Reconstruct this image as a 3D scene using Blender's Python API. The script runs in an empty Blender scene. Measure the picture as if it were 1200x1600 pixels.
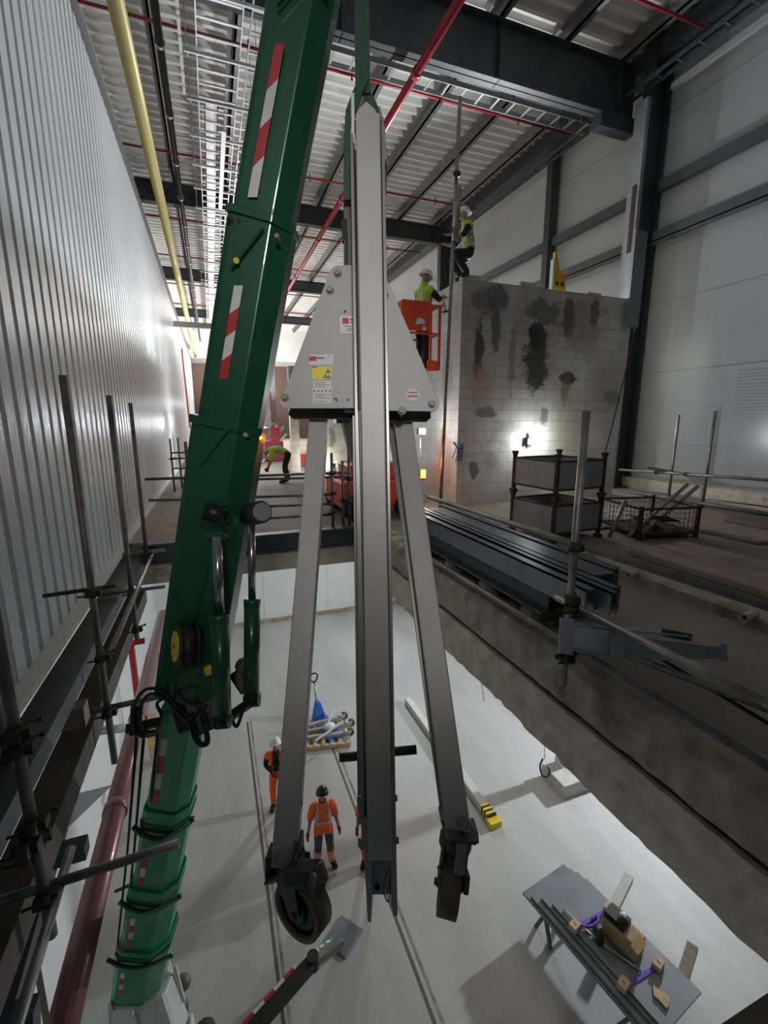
import bpy, math, random
from mathutils import Vector, Matrix, Euler
random.seed(7)
C = bpy.context.scene.collection
SC = bpy.context.scene
R = math.radians
PI = math.pi
# ------------------------------------------------------------------ camera
F = 709.0
PITCH, YAW, CZ = R(11.4), R(20.5), 1.8
fw = Vector((math.sin(YAW)*math.cos(PITCH), math.cos(YAW)*math.cos(PITCH), -math.sin(PITCH)))
rt = Vector((math.cos(YAW), -math.sin(YAW), 0))
up = Vector((math.sin(YAW)*math.sin(PITCH), math.cos(YAW)*math.sin(PITCH), math.cos(PITCH)))
CAM = Vector((0, 0, CZ))
cd = bpy.data.cameras.new('camera'); cam = bpy.data.objects.new('camera', cd); C.objects.link(cam)
cam.location = CAM
cam.rotation_euler = (PI/2-PITCH, 0, -YAW)
cd.sensor_fit = 'VERTICAL'; cd.sensor_height = 36.0; cd.lens = 36.0*F/1600.0
cd.clip_start = 0.02; cd.clip_end = 300
SC.camera = cam
SC.view_settings.view_transform = 'Standard'; SC.view_settings.look = 'None'
SC.view_settings.exposure = -0.12; SC.view_settings.gamma = 1.0
SC.view_settings.use_curve_mapping = False
# ------------------------------------------------------------------ world and lights
w = bpy.data.worlds.new('world'); SC.world = w; w.use_nodes = True
w.node_tree.nodes['Background'].inputs[0].default_value = (0.80, 0.86, 1.0, 1)
w.node_tree.nodes['Background'].inputs[1].default_value = 0.055

def area(name, loc, target, size, power, color=(1, 1, 1), size_y=None, spread=180):
    l = bpy.data.lights.new(name, 'AREA'); l.energy = power; l.color = color
    l.shape = 'RECTANGLE'; l.size = size; l.size_y = size_y or size; l.spread = R(spread)
    o = bpy.data.objects.new(name, l); C.objects.link(o); o.location = loc
    o.rotation_euler = (Vector(target)-Vector(loc)).to_track_quat('-Z', 'Y').to_euler()
    return o
def point(name, loc, power, color=(1, 1, 1), rad=.12):
    l = bpy.data.lights.new(name, 'POINT'); l.energy = power; l.color = color; l.shadow_soft_size = rad
    o = bpy.data.objects.new(name, l); C.objects.link(o); o.location = loc
    return o
COOL = (.90, .95, 1.0)
# lower hall floodlights (under the slab on the right, and further back)
area('pit_flood_light', (12.4, 7.6, -2.9), (3.0, 7.0, -6.8), .22, 585, COOL)
area('pit_flood_light', (8.5, 1.0, -1.2), (2.5, 6.0, -6.8), .4, 20, (1, .96, .9))
area('pit_flood_light', (7.0, 15.5, -1.5), (0.5, 11.0, -6.8), .5, 240, COOL)
# far end of the hall, brightly lit
for y_, p_ in ((24, 260), (31, 1000), (40, 1500)):
    area('high_bay_light', (4.2, y_, 8.6), (4.2, y_, 0), 1.2, p_, (1, .98, .95), 5.0)
    area('up_light', (2.0, y_+2, 3.2), (3.5, y_+3, 10.5), 1.0, p_*1.3, (1, .98, .96), 1.0)
# work lights on the upper slab, and an added gantry fill
area('work_light_glow', (5.2, 6.4, 1.9), (-1.3, 6.6, 2.2), .25, 13, COOL, None, 120)
area('block_wall_flood', (6.6, 8.15, 1.36), (10.7, 5.4, 1.0), .16, 26, COOL)
area('near_hall_light', (4.5, -4.0, 7.5), (6.0, 10.0, 5.0), 2.0, 16, COOL)
area('gantry_fill_light', (-.6, -2.6, 3.6), (.45, 1.8, 2.5), .5, 9, (1, .97, .93), None, 48)  # added fill from behind the camera, brightens the gantry front
area('behind_block_light', (8.3, 12.3, 5.15), (-1.3, 6.0, 5.4), .22, 950, COOL)

# ------------------------------------------------------------------ helpers
def Pd(x, y, D):
    return CAM + (fw + rt*((x-600)/F) + up*((800-y)/F))*D
def Pz(x, y, Z):
    d = fw + rt*((x-600)/F) + up*((800-y)/F)
    return CAM + d*((Z-CZ)/d.z)
def Py(x, y, Y):
    d = fw + rt*((x-600)/F) + up*((800-y)/F)
    return CAM + d*(Y/d.y)
def Px(x, y, X):
    d = fw + rt*((x-600)/F) + up*((800-y)/F)
    return CAM + d*(X/d.x)
MATS = {}
def mat(name, col, rough=.6, metal=0.0, var=.12, scale=6.0, bump=0.0, spec=.5, dirt=None, dscale=1.2, dthr=.55, emit=None, estr=0, coat=0, alpha=None):
    m = bpy.data.materials.new(name); m.use_nodes = True
    nt = m.node_tree; b = nt.nodes['Principled BSDF']
    b.inputs['Roughness'].default_value = rough; b.inputs['Metallic'].default_value = metal
    b.inputs['Specular IOR Level'].default_value = spec
    tc = nt.nodes.new('ShaderNodeTexCoord')
    geo = nt.nodes.new('ShaderNodeNewGeometry')
    n = nt.nodes.new('ShaderNodeTexNoise'); n.inputs['Scale'].default_value = scale
    n.inputs['Detail'].default_value = 6; nt.links.new(geo.outputs['Position'], n.inputs['Vector'])
    r = nt.nodes.new('ShaderNodeValToRGB')
    r.color_ramp.elements[0].position = .3; r.color_ramp.elements[1].position = .7
    r.color_ramp.elements[0].color = tuple(c*(1-var) for c in col)+(1,)
    r.color_ramp.elements[1].color = tuple(min(1, c*(1+var)) for c in col)+(1,)
    nt.links.new(n.outputs['Fac'], r.inputs['Fac'])
    out = r.outputs['Color']
    if dirt:
        n2 = nt.nodes.new('ShaderNodeTexNoise'); n2.inputs['Scale'].default_value = dscale
        n2.inputs['Detail'].default_value = 8; n2.inputs['Roughness'].default_value = .65
        nt.links.new(geo.outputs['Position'], n2.inputs['Vector'])
        r2 = nt.nodes.new('ShaderNodeValToRGB')
        r2.color_ramp.elements[0].position = dthr; r2.color_ramp.elements[1].position = dthr+.16
        r2.color_ramp.elements[0].color = (0, 0, 0, 1); r2.color_ramp.elements[1].color = (1, 1, 1, 1)
        nt.links.new(n2.outputs['Fac'], r2.inputs['Fac'])
        mx = nt.nodes.new('ShaderNodeMixRGB'); nt.links.new(r2.outputs['Color'], mx.inputs['Fac'])
        nt.links.new(out, mx.inputs['Color1']); mx.inputs['Color2'].default_value = tuple(dirt)+(1,)
        out = mx.outputs['Color']
    nt.links.new(out, b.inputs['Base Color'])
    if bump:
        bp = nt.nodes.new('ShaderNodeBump'); bp.inputs['Strength'].default_value = bump
        bp.inputs['Distance'].default_value = .02
        nt.links.new(n.outputs['Fac'], bp.inputs['Height']); nt.links.new(bp.outputs['Normal'], b.inputs['Normal'])
    if emit:
        b.inputs['Emission Color'].default_value = tuple(emit)+(1,); b.inputs['Emission Strength'].default_value = estr
    if coat: b.inputs['Coat Weight'].default_value = coat
    MATS[name] = m
    return m
M = MATS
def add_microrib(mname, period, dist):
    m = MATS[mname]; nt = m.node_tree; b = nt.nodes['Principled BSDF']
    g = nt.nodes.new('ShaderNodeNewGeometry'); s_ = nt.nodes.new('ShaderNodeSeparateXYZ'); nt.links.new(g.outputs['Position'], s_.inputs[0])
    a = nt.nodes.new('ShaderNodeMath'); a.operation = 'MULTIPLY'; a.inputs[1].default_value = 2*PI/period; nt.links.new(s_.outputs['Y'], a.inputs[0])
    c = nt.nodes.new('ShaderNodeMath'); c.operation = 'SINE'; nt.links.new(a.outputs[0], c.inputs[0])
    bp = nt.nodes.new('ShaderNodeBump'); bp.inputs['Strength'].default_value = 1; bp.inputs['Distance'].default_value = dist
    nt.links.new(c.outputs[0], bp.inputs['Height']); nt.links.new(bp.outputs['Normal'], b.inputs['Normal'])
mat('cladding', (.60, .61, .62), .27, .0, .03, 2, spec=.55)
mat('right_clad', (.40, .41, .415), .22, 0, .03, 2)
mat('outer_clad', (.62, .62, .60), .5, 0, .05, 2)
mat('pit_white', (.74, .77, .76), .45, 0, .04, 2)
mat('deck', (.66, .65, .62), .38, .1, .08, 3)
mat('dark_steel', (.055, .057, .062), .5, .2, .2, 5)
mat('purlin_steel', (.20, .20, .205), .45, .5, .15, 6)
mat('rail_steel', (.085, .088, .095), .5, .3, .2, 6)
mat('galv', (.50, .51, .53), .35, .75, .12, 9)
mat('galv_bright', (.62, .63, .66), .38, .6, .06, 9)
mat('tube', (.30, .29, .28), .45, .65, .25, 9, dirt=(.16, .13, .11), dscale=3)
mat('tube_dark', (.17, .165, .16), .5, .5, .25, 9, dirt=(.08, .06, .05), dscale=4)
mat('coupler', (.05, .045, .042), .6, .5, .3, 20)
mat('timber_old', (.20, .165, .125), .85, 0, .25, 9, .4)
mat('timber', (.55, .42, .27), .8, 0, .2, 9, .3)
mat('plywood', (.33, .27, .20), .85, 0, .16, 3, .2, dirt=(.22, .18, .135), dscale=1.6)
mat('alu', (.44, .43, .41), .45, .15, .06, 7, dirt=(.34, .33, .31), dscale=5, dthr=.62)
mat('alu_side', (.33, .325, .315), .36, .5, .08, 8)
mat('plate', (.36, .365, .36), .5, .1, .04, 4, dirt=(.27, .27, .26), dscale=6, dthr=.68)
mat('cast', (.13, .128, .12), .6, .4, .2, 20)
mat('bolt', (.25, .245, .23), .6, .6, .15, 30)
mat('rubber', (.012, .012, .013), .55, 0, .2, 20)
mat('black', (.010, .010, .011), .45, 0, .2, 20)
mat('tyre', (.16, .125, .085), .6, 0, .2, 20)
mat('green', (.008, .075, .038), .33, .1, .12, 3, coat=.25)
mat('green_side', (.009, .080, .042), .3, .1, .12, 3, coat=.3)
mat('green_low', (.020, .28, .13), .38, .1, .15, 3, dirt=(.55, .17, .04), dscale=2.6, dthr=.58)
mat('green_sling', (.030, .075, .052), .8, 0, .15, 40)
mat('chrome', (.42, .42, .43), .2, .95, .08, 9)
mat('red_mark', (.42, .018, .025), .45, 0, .08, 9)
mat('white_mark', (.62, .62, .60), .5, 0, .06, 9)
mat('white_paint', (.62, .63, .62), .4, 0, .05, 9, dirt=(.3, .3, .3), dscale=3)
mat('yellow_pipe', (.58, .49, .20), .42, .1, .08, 5)
mat('red_pipe', (.30, .018, .030), .35, .1, .12, 5)
mat('pit_red_pipe', (.24, .10, .10), .3, .2, .12, 3, coat=.2)
mat('red_bright', (.42, .02, .03), .3, .1, .12, 5)
mat('black_pipe', (.03, .03, .032), .5, .2, .2, 9)
mat('orange_lift', (.72, .075, .018), .42, 0, .06, 4)
mat('hi_orange', (1.0, .16, .025), .75, 0, .05, 9)
mat('hi_pink', (1.0, .24, .14), .75, 0, .05, 9)
mat('hi_yellow', (.50, .68, .05), .75, 0, .05, 9)
mat('reflective', (.55, .55, .54), .4, .2, .05, 9)
mat('skin', (.40, .22, .155), .55, 0, .08, 9)
mat('dark_cloth', (.018, .019, .022), .85, 0, .2, 12)
mat('grey_cloth', (.075, .078, .082), .85, 0, .2, 12)
mat('glove', (.28, .02, .03), .8, 0, .2, 12)
mat('helmet_white', (.75, .75, .76), .3, 0, .03, 9)
mat('helmet_black', (.012, .012, .014), .28, 0, .1, 9)
mat('blue', (.03, .16, .62), .4, 0, .08, 9)
mat('yellow', (.80, .62, .03), .45, 0, .05, 9)
mat('purple', (.17, .09, .52), .7, 0, .1, 9)
mat('card', (.45, .31, .18), .85, 0, .1, 9)
mat('steel_grey', (.17, .18, .205), .36, .35, .10, 5, dirt=(.09, .095, .11), dscale=3)
mat('plate_grey', (.20, .22, .245), .5, .2, .12, 3, dirt=(.15, .165, .185), dscale=1.6)
mat('still_grey', (.36, .37, .385), .5, .4, .12, 5)
mat('rust', (.075, .045, .032), .8, .2, .3, 12)
mat('concrete_old', (.36, .31, .24), .92, 0, .28, 5, .9, dirt=(.15, .125, .10), dscale=2.4, dthr=.52)
mat('concrete_side', (.56, .49, .38), .92, 0, .22, 6, 1.0, dirt=(.25, .205, .155), dscale=3.0, dthr=.58)
mat('concrete_dark', (.085, .078, .070), .95, 0, .3, 6, .8)
mat('plinth_conc', (.50, .50, .46), .8, 0, .1, 6, .2)
mat('orange_paint', (.65, .22, .10), .7, 0, .1, 6)
mat('label_white', (.62, .63, .63), .5, 0, .03, 9)
mat('label_red', (.45, .03, .05), .5, 0, .03, 9)
mat('label_ink', (.16, .16, .18), .5, 0, .03, 9)
mat('mesh_red', (.38, .05, .09), .6, 0, .1, 9)
mat('lens', (1, 1, 1), .4, 0, 0, 9, emit=(.95, .98, 1), estr=40)
mat('lens_soft', (1, 1, 1), .4, 0, 0, 9, emit=(1, 1, 1), estr=12)
mat('amber', (1, .3, .05), .4, 0, 0, 9, emit=(1, .35, .05), estr=6)
mat('graffiti', (.05, .08, .28), .7, 0, .1, 9)

add_microrib('cladding', .031, .0016)

class MB:
    def __init__(s): s.v = []; s.f = []; s.sm = []; s.mi = []; s.cur = 0
    def add(s, vs, fs, smooth=False):
        o = len(s.v); s.v += [Vector(v) for v in vs]
        for f in fs: s.f.append([i+o for i in f]); s.sm.append(smooth); s.mi.append(s.cur)
        return s
    def boxm(s, mn, mx):
        x0, y0, z0 = mn; x1, y1, z1 = mx
        return s.add([(x0,y0,z0),(x1,y0,z0),(x1,y1,z0),(x0,y1,z0),(x0,y0,z1),(x1,y0,z1),(x1,y1,z1),(x0,y1,z1)],
              [(0,3,2,1),(4,5,6,7),(0,1,5,4),(1,2,6,5),(2,3,7,6),(3,0,4,7)])
    def box(s, c, d, rot=(0,0,0)):
        q = Euler(rot).to_matrix(); c = Vector(c)
        vs = [c+q@Vector((sx*d[0]/2, sy*d[1]/2, sz*d[2]/2)) for sx,sy,sz in ((-1,-1,-1),(1,-1,-1),(1,1,-1),(-1,1,-1),(-1,-1,1),(1,-1,1),(1,1,1),(-1,1,1))]
        return s.add(vs, [(0,3,2,1),(4,5,6,7),(0,1,5,4),(1,2,6,5),(2,3,7,6),(3,0,4,7)])
    def frame(s, a, b, side):
        a = Vector(a); b = Vector(b); t = (b-a).normalized(); sd = Vector(side)
        sd = (sd - t*sd.dot(t)).normalized(); n = t.cross(sd)
        return a, b, t, sd, n
    def sweep(s, a, b, prof0, prof1=None, side=(1,0,0), smooth=False, cap=True):
        """closed 2d profile swept from a to b; profile x along side, y along t x side"""
        a, b, t, sd, n = s.frame(a, b, side); prof1 = prof1 or prof0; k = len(prof0)
        vs = [a+sd*x+n*y for x, y in prof0]+[b+sd*x+n*y for x, y in prof1]
        fs = [(i, (i+1)%k, k+(i+1)%k, k+i) for i in range(k)]
        s.add(vs, fs, smooth)
        if cap:
            o = len(s.v)-2*k
            s.f.append([o+i for i in reversed(range(k))]); s.f.append([o+k+i for i in range(k)])
            s.sm += [False, False]; s.mi += [s.cur]*2
        return s
    def bar(s, a, b, w, h, side=(1,0,0), w1=None, h1=None):
        p0 = [(-w/2,-h/2),(w/2,-h/2),(w/2,h/2),(-w/2,h/2)]
        w1 = w1 or w; h1 = h1 or h
        return s.sweep(a, b, p0, [(-w1/2,-h1/2),(w1/2,-h1/2),(w1/2,h1/2),(-w1/2,h1/2)], side)
    def cyl(s, a, b, r, r1=None, n=14):
        r1 = r if r1 is None else r1
        t = (Vector(b)-Vector(a)); side = (1,0,0) if abs(t.normalized().x) < .8 else (0,0,1)
        return s.sweep(a, b, [(r*math.cos(2*PI*i/n), r*math.sin(2*PI*i/n)) for i in range(n)],
                       [(r1*math.cos(2*PI*i/n), r1*math.sin(2*PI*i/n)) for i in range(n)], side, True)
    def ring(s, a, b, r, ri, n=20):
        """hollow tube"""
        t = (Vector(b)-Vector(a)); side = (1,0,0) if abs(t.normalized().x) < .8 else (0,0,1)
        a, b, t, sd, nn = s.frame(a, b, side)
        vs = []
        for p in (a, b):
            for q in (r, ri): vs += [p+sd*q*math.cos(2*PI*i/n)+nn*q*math.sin(2*PI*i/n) for i in range(n)]
        fs = []
        for i in range(n):
            j = (i+1)%n
            fs += [(i,j,2*n+j,2*n+i),(n+j,n+i,3*n+i,3*n+j),(j,i,n+i,n+j),(2*n+i,2*n+j,3*n+j,3*n+i)]
        return s.add(vs, fs, True)
    def path(s, pts, r, n=8):
        pts = [Vector(p) for p in pts]
        rings = []
        prev = None
        for i, p in enumerate(pts):
            t = (pts[min(i+1, len(pts)-1)]-pts[max(i-1, 0)]).normalized()
            if prev is None:
                sd = Vector((1,0,0)) if abs(t.x) < .8 else Vector((0,0,1))
            else: sd = prev
            sd = (sd-t*sd.dot(t)).normalized(); prev = sd; nn = t.cross(sd)
            rings.append([p+sd*r*math.cos(2*PI*k/n)+nn*r*math.sin(2*PI*k/n) for k in range(n)])
        vs = [v for rg in rings for v in rg]; fs = []
        for i in range(len(pts)-1):
            for k in range(n):
                fs.append((i*n+k, i*n+(k+1)%n, (i+1)*n+(k+1)%n, (i+1)*n+k))
        fs.append(tuple(reversed(range(n)))); fs.append(tuple((len(pts)-1)*n+k for k in range(n)))
        return s.add(vs, fs, True)
    def prism(s, poly, axis, h, T=None):
        """polygon of 3d points extruded along axis*h"""
        ax = Vector(axis).normalized()*h; k = len(poly)
        vs = [Vector(p) for p in poly]+[Vector(p)+ax for p in poly]
        return s.add(vs, [tuple(range(k))[::-1], tuple(range(k, 2*k))]+[(i,(i+1)%k,k+(i+1)%k,k+i) for i in range(k)])
    def ball(s, c, r, sc=(1,1,1), n=12, m=8, lo=0, hi=PI):
        c = Vector(c); vs = []; fs = []
        for i in range(m+1):
            th = lo+(hi-lo)*i/m
            for k in range(n):
                ph = 2*PI*k/n
                vs.append(c+Vector((r*sc[0]*math.sin(th)*math.cos(ph), r*sc[1]*math.sin(th)*math.sin(ph), r*sc[2]*math.cos(th))))
        for i in range(m):
            for k in range(n): fs.append((i*n+k, (i+1)*n+k, (i+1)*n+(k+1)%n, i*n+(k+1)%n))
        return s.add(vs, fs, True)
    def build(s, name, m, parent=None, label=None, cat=None, group=None, kind=None, bevel=0, mats=None):
        me = bpy.data.meshes.new(name)
        xs = [v.x for v in s.v]; ys = [v.y for v in s.v]; zs = [v.z for v in s.v]
        if parent is None or parent.get('_w') is not None:
            org = Vector(((min(xs)+max(xs))/2, (min(ys)+max(ys))/2, min(zs)))
        else: org = Vector((0,0,0))
        me.from_pydata([tuple(v-org) for v in s.v], [], s.f); me.update()
        for p, q, k in zip(me.polygons, s.sm, s.mi): p.use_smooth = q; p.material_index = k
        for mm in (mats or [m]): me.materials.append(M[mm])
        o = bpy.data.objects.new(name, me); C.objects.link(o)
        o['_w'] = list(org)
        if parent is not None:
            o.parent = parent
            o.location = org-Vector(parent.get('_w', (0,0,0)))
        else: o.location = org
        if bevel:
            bv = o.modifiers.new('bevel', 'BEVEL'); bv.width = bevel; bv.segments = 2; bv.limit_method = 'ANGLE'
        tag(o, label, cat, group, kind)
        return o
def tag(o, label=None, cat=None, group=None, kind=None):
    if label: o['label'] = label
    if cat: o['category'] = cat
    if group: o['group'] = group
    if kind: o['kind'] = kind
    return o
def thing(name, loc, label, cat, group=None):
    o = bpy.data.objects.new(name, None); C.objects.link(o); o.location = loc
    o['_w'] = list(loc); o.empty_display_size = .1
    return tag(o, label, cat, group)
def local_thing(name, label, cat, group=None):
    o = bpy.data.objects.new(name, None); C.objects.link(o)
    o['_w'] = [0,0,0]
    return tag(o, label, cat, group)
def struct(name, mb, m, **k): return mb.build(name, m, kind='structure', **k)
def curve_pts(ctrl, n=10):
    """catmull-rom through control points"""
    P = [Vector(c) for c in ctrl]; P = [P[0]*2-P[1]]+P+[P[-1]*2-P[-2]]; out = []
    for i in range(1, len(P)-2):
        for k in range(n):
            t = k/n; a, b, c, d = P[i-1], P[i], P[i+1], P[i+2]
            out.append(.5*((2*b)+(c-a)*t+(2*a-5*b+4*c-d)*t*t+(3*b-a-3*c+d)*t**3))
    out.append(P[-2]); return out

# ------------------------------------------------------------------ special materials
def floor_mat(name, base, dark, light, scale, rough=.7):
    m = bpy.data.materials.new(name); m.use_nodes = True; nt = m.node_tree; b = nt.nodes['Principled BSDF']
    g = nt.nodes.new('ShaderNodeNewGeometry')
    n1 = nt.nodes.new('ShaderNodeTexNoise'); n1.inputs['Scale'].default_value = scale; n1.inputs['Detail'].default_value = 8; n1.inputs['Roughness'].default_value = .6
    mp = nt.nodes.new('ShaderNodeMapping'); mp.inputs['Scale'].default_value = (1.6, .45, 1)
    nt.links.new(g.outputs['Position'], mp.inputs['Vector']); nt.links.new(mp.outputs['Vector'], n1.inputs['Vector'])
    r = nt.nodes.new('ShaderNodeValToRGB'); e = r.color_ramp.elements
    e[0].position = .28; e[0].color = dark+(1,); e[1].position = .75; e[1].color = light+(1,)
    x = r.color_ramp.elements.new(.5); x.color = base+(1,)
    nt.links.new(n1.outputs['Fac'], r.inputs['Fac'])
    n2 = nt.nodes.new('ShaderNodeTexNoise'); n2.inputs['Scale'].default_value = 14; n2.inputs['Detail'].default_value = 6
    nt.links.new(g.outputs['Position'], n2.inputs['Vector'])
    mx = nt.nodes.new('ShaderNodeMixRGB'); mx.blend_type = 'OVERLAY'; mx.inputs['Fac'].default_value = .12
    nt.links.new(r.outputs['Color'], mx.inputs['Color1']); nt.links.new(n2.outputs['Fac'], mx.inputs['Color2'])
    nt.links.new(mx.outputs['Color'], b.inputs['Base Color']); b.inputs['Roughness'].default_value = rough
    bp = nt.nodes.new('ShaderNodeBump'); bp.inputs['Strength'].default_value = .15; bp.inputs['Distance'].default_value = .01
    nt.links.new(n2.outputs['Fac'], bp.inputs['Height']); nt.links.new(bp.outputs['Normal'], b.inputs['Normal'])
    MATS[name] = m
floor_mat('pit_floor', (.46, .46, .455), (.37, .37, .37), (.55, .55, .55), .55, .55)
floor_mat('slab_floor', (.26, .225, .18), (.16, .135, .11), (.36, .32, .26), .7, .8)

def block_mat(name, axis, stains_and_glow):
    """painted blockwork; axis 'xz' or 'yz'; stains = list of (u, z, ru, rz, strength, colour index)"""
    m = bpy.data.materials.new(name); m.use_nodes = True; nt = m.node_tree; b = nt.nodes['Principled BSDF']
    N = nt.nodes; L = nt.links
    g = N.new('ShaderNodeNewGeometry'); sx = N.new('ShaderNodeSeparateXYZ'); L.new(g.outputs['Position'], sx.inputs[0])
    cb = N.new('ShaderNodeCombineXYZ'); L.new(sx.outputs['X' if axis == 'xz' else 'Y'], cb.inputs[0]); L.new(sx.outputs['Z'], cb.inputs[1])
    br = N.new('ShaderNodeTexBrick'); br.inputs['Scale'].default_value = 1.0
    br.inputs['Brick Width'].default_value = .45; br.inputs['Row Height'].default_value = .225
    br.inputs['Mortar Size'].default_value = .006; br.inputs['Mortar Smooth'].default_value = .3
    br.inputs['Color1'].default_value = (.50, .485, .44, 1); br.inputs['Color2'].default_value = (.56, .545, .50, 1)
    br.inputs['Mortar'].default_value = (.30, .29, .27, 1); L.new(cb.outputs[0], br.inputs['Vector'])
    n1 = N.new('ShaderNodeTexNoise'); n1.inputs['Scale'].default_value = .9; n1.inputs['Detail'].default_value = 7; L.new(g.outputs['Position'], n1.inputs['Vector'])
    r1 = N.new('ShaderNodeValToRGB'); r1.color_ramp.elements[0].position = .35; r1.color_ramp.elements[0].color = (.62, .58, .46, 1)
    r1.color_ramp.elements[1].position = .62; r1.color_ramp.elements[1].color = (1, 1, 1, 1); L.new(n1.outputs['Fac'], r1.inputs['Fac'])
    mu = N.new('ShaderNodeMixRGB'); mu.blend_type = 'MULTIPLY'; mu.inputs['Fac'].default_value = .8
    L.new(br.outputs['Color'], mu.inputs['Color1']); L.new(r1.outputs['Color'], mu.inputs['Color2'])
    col = mu.outputs['Color']
    n2 = N.new('ShaderNodeTexNoise'); n2.inputs['Scale'].default_value = 3.2; n2.inputs['Detail'].default_value = 8; n2.inputs['Roughness'].default_value = .7
    L.new(g.outputs['Position'], n2.inputs['Vector'])
    cols = [(.035, .033, .032, 1), (.16, .13, .05, 1), (.45, .24, .16, 1), (.10, .10, .11, 1), (.62, .20, .07, 1)]
    for (u, z, ru, rz, st, ci) in stains_and_glow:
        sb = N.new('ShaderNodeVectorMath'); sb.operation = 'SUBTRACT'; L.new(cb.outputs[0], sb.inputs[0]); sb.inputs[1].default_value = (u, z, 0)
        dv = N.new('ShaderNodeVectorMath'); dv.operation = 'DIVIDE'; L.new(sb.outputs[0], dv.inputs[0]); dv.inputs[1].default_value = (ru, rz, 1)
        ln = N.new('ShaderNodeVectorMath'); ln.operation = 'LENGTH'; L.new(dv.outputs[0], ln.inputs[0])
        ad = N.new('ShaderNodeMath'); ad.operation = 'MULTIPLY_ADD'; L.new(n2.outputs['Fac'], ad.inputs[0]); ad.inputs[1].default_value = 2.4; L.new(ln.outputs['Value'], ad.inputs[2])
        mr = N.new('ShaderNodeMapRange'); L.new(ad.outputs[0], mr.inputs['Value'])
        mr.inputs['From Min'].default_value = 1.85; mr.inputs['From Max'].default_value = 2.12
        mr.inputs['To Min'].default_value = st; mr.inputs['To Max'].default_value = 0
        mx = N.new('ShaderNodeMixRGB'); L.new(mr.outputs[0], mx.inputs['Fac']); L.new(col, mx.inputs['Color1']); mx.inputs['Color2'].default_value = cols[ci]
        col = mx.outputs['Color']
    L.new(col, b.inputs['Base Color']); b.inputs['Roughness'].default_value = .42
    bp = N.new('ShaderNodeBump'); bp.inputs['Strength'].default_value = .5; bp.inputs['Distance'].default_value = .01
    L.new(br.outputs['Fac'], bp.inputs['Height']); bp.invert = True; L.new(bp.outputs['Normal'], b.inputs['Normal'])
    MATS[name] = m
def S(px, py, rx, rz, st=.9, ci=0):
    p = Py(px, py, 8.45); return (p.x, p.z, rx, rz, st, ci)
block_mat('blocks_front', 'xz', [S(838, 560, .36, .95), S(838, 520, .2, .5), S(748, 545, .16, .6, .85), S(775, 515, .15, .45, .8, 3),
    S(778, 465, .3, .35, .8, 3), S(755, 470, .3, .3, .6, 3), S(850, 490, .55, .3, .75, 3), S(888, 495, .18, .55, .8), S(928, 490, .16, .4, .8),
    S(885, 590, .3, .16, .9), S(882, 610, .15, .4, .6, 1), S(760, 645, .3, .16, .75, 3), S(753, 600, .35, .6, .5, 2), S(905, 510, .9, .7, .35, 1),
    S(955, 620, .25, .2, .6, 1), S(850, 650, .12, .25, .6), S(800, 560, .12, .8, .5, 3), S(790, 680, .6, .3, .3, 3), S(740, 735, .15, .2, .7),
    S(766, 720, .25, .25, .35, 1), S(915, 480, .6, .5, .3, 1)])
block_mat('blocks_side', 'yz', [(8.9, 1.0, .7, .8, .8, 2), (9.0, 2.8, .3, .9, .4, 3), (9.3, .6, .5, .5, .6, 4)])  # orange patches low on the side hold the orange glow as colour
block_mat('blocks_far', 'xz', [(3.0, 1.6, .2, .7, .7, 1), (4.0, 1.2, .15, .5, .7, 3)])

# ------------------------------------------------------------------ structure
PF = -6.8                       # lower floor level
HX0, HX1, HY0, HY1 = -1.05, 2.35, .66, 7.1
def rib_wall(x, y0, y1, z0, z1, pitch, depth, gw):
    mb = MB(); y = y0; prof = []
    while y < y1:
        prof += [(x, y), (x, y+pitch-gw), (x-depth, y+pitch-gw*.72), (x-depth, y+pitch-gw*.28)]
        y += pitch
    prof.append((x, y))
    vs = [(a, b, z0) for a, b in prof]+[(a, b, z1) for a, b in prof]; k = len(prof)
    return mb.add(vs, [(i+1, i, k+i, k+i+1) for i in range(k-1)])
WL = rib_wall(-1.35, -2.0, 48.0, .03, 7.2, .25, .032, .085).boxm((-1.45, -2, .03), (-1.40, 48, 7.2))
struct('wall_left', WL, 'cladding')
struct('trim_1', MB().boxm((-1.47, -2, 7.2), (-1.36, 48, 7.62)).boxm((-1.45, -2, 7.17), (-1.31, 48, 7.21)).boxm((-1.45, -2, 7.36), (-1.34, 48, 7.40)), 'purlin_steel')  # top flashing, made taller and darker to carry the shadow band
struct('trim_2', MB().boxm((-1.36, -2, 0), (-1.24, 48, .05)), 'white_mark')
struct('wall_outer', MB().boxm((-2.1, -2, 6.5), (-2.0, 48, 11.2)), 'outer_clad')
# roof deck, ribs run across
mb = MB(); y = -2.0; prof = []
while y < 48:
    prof += [(y, 10.5), (y+.10, 10.5), (y+.15, 10.62), (y+.31, 10.62)]
    y += .36
k = len(prof)
mb.add([(-2.1, a, b) for a, b in prof]+[(11.0, a, b) for a, b in prof], [(i, i+1, k+i+1, k+i) for i in range(k-1)])
mb.boxm((-2.1, -2, 10.70), (11, 48, 10.78))
struct('ceiling', mb, 'deck')
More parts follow.
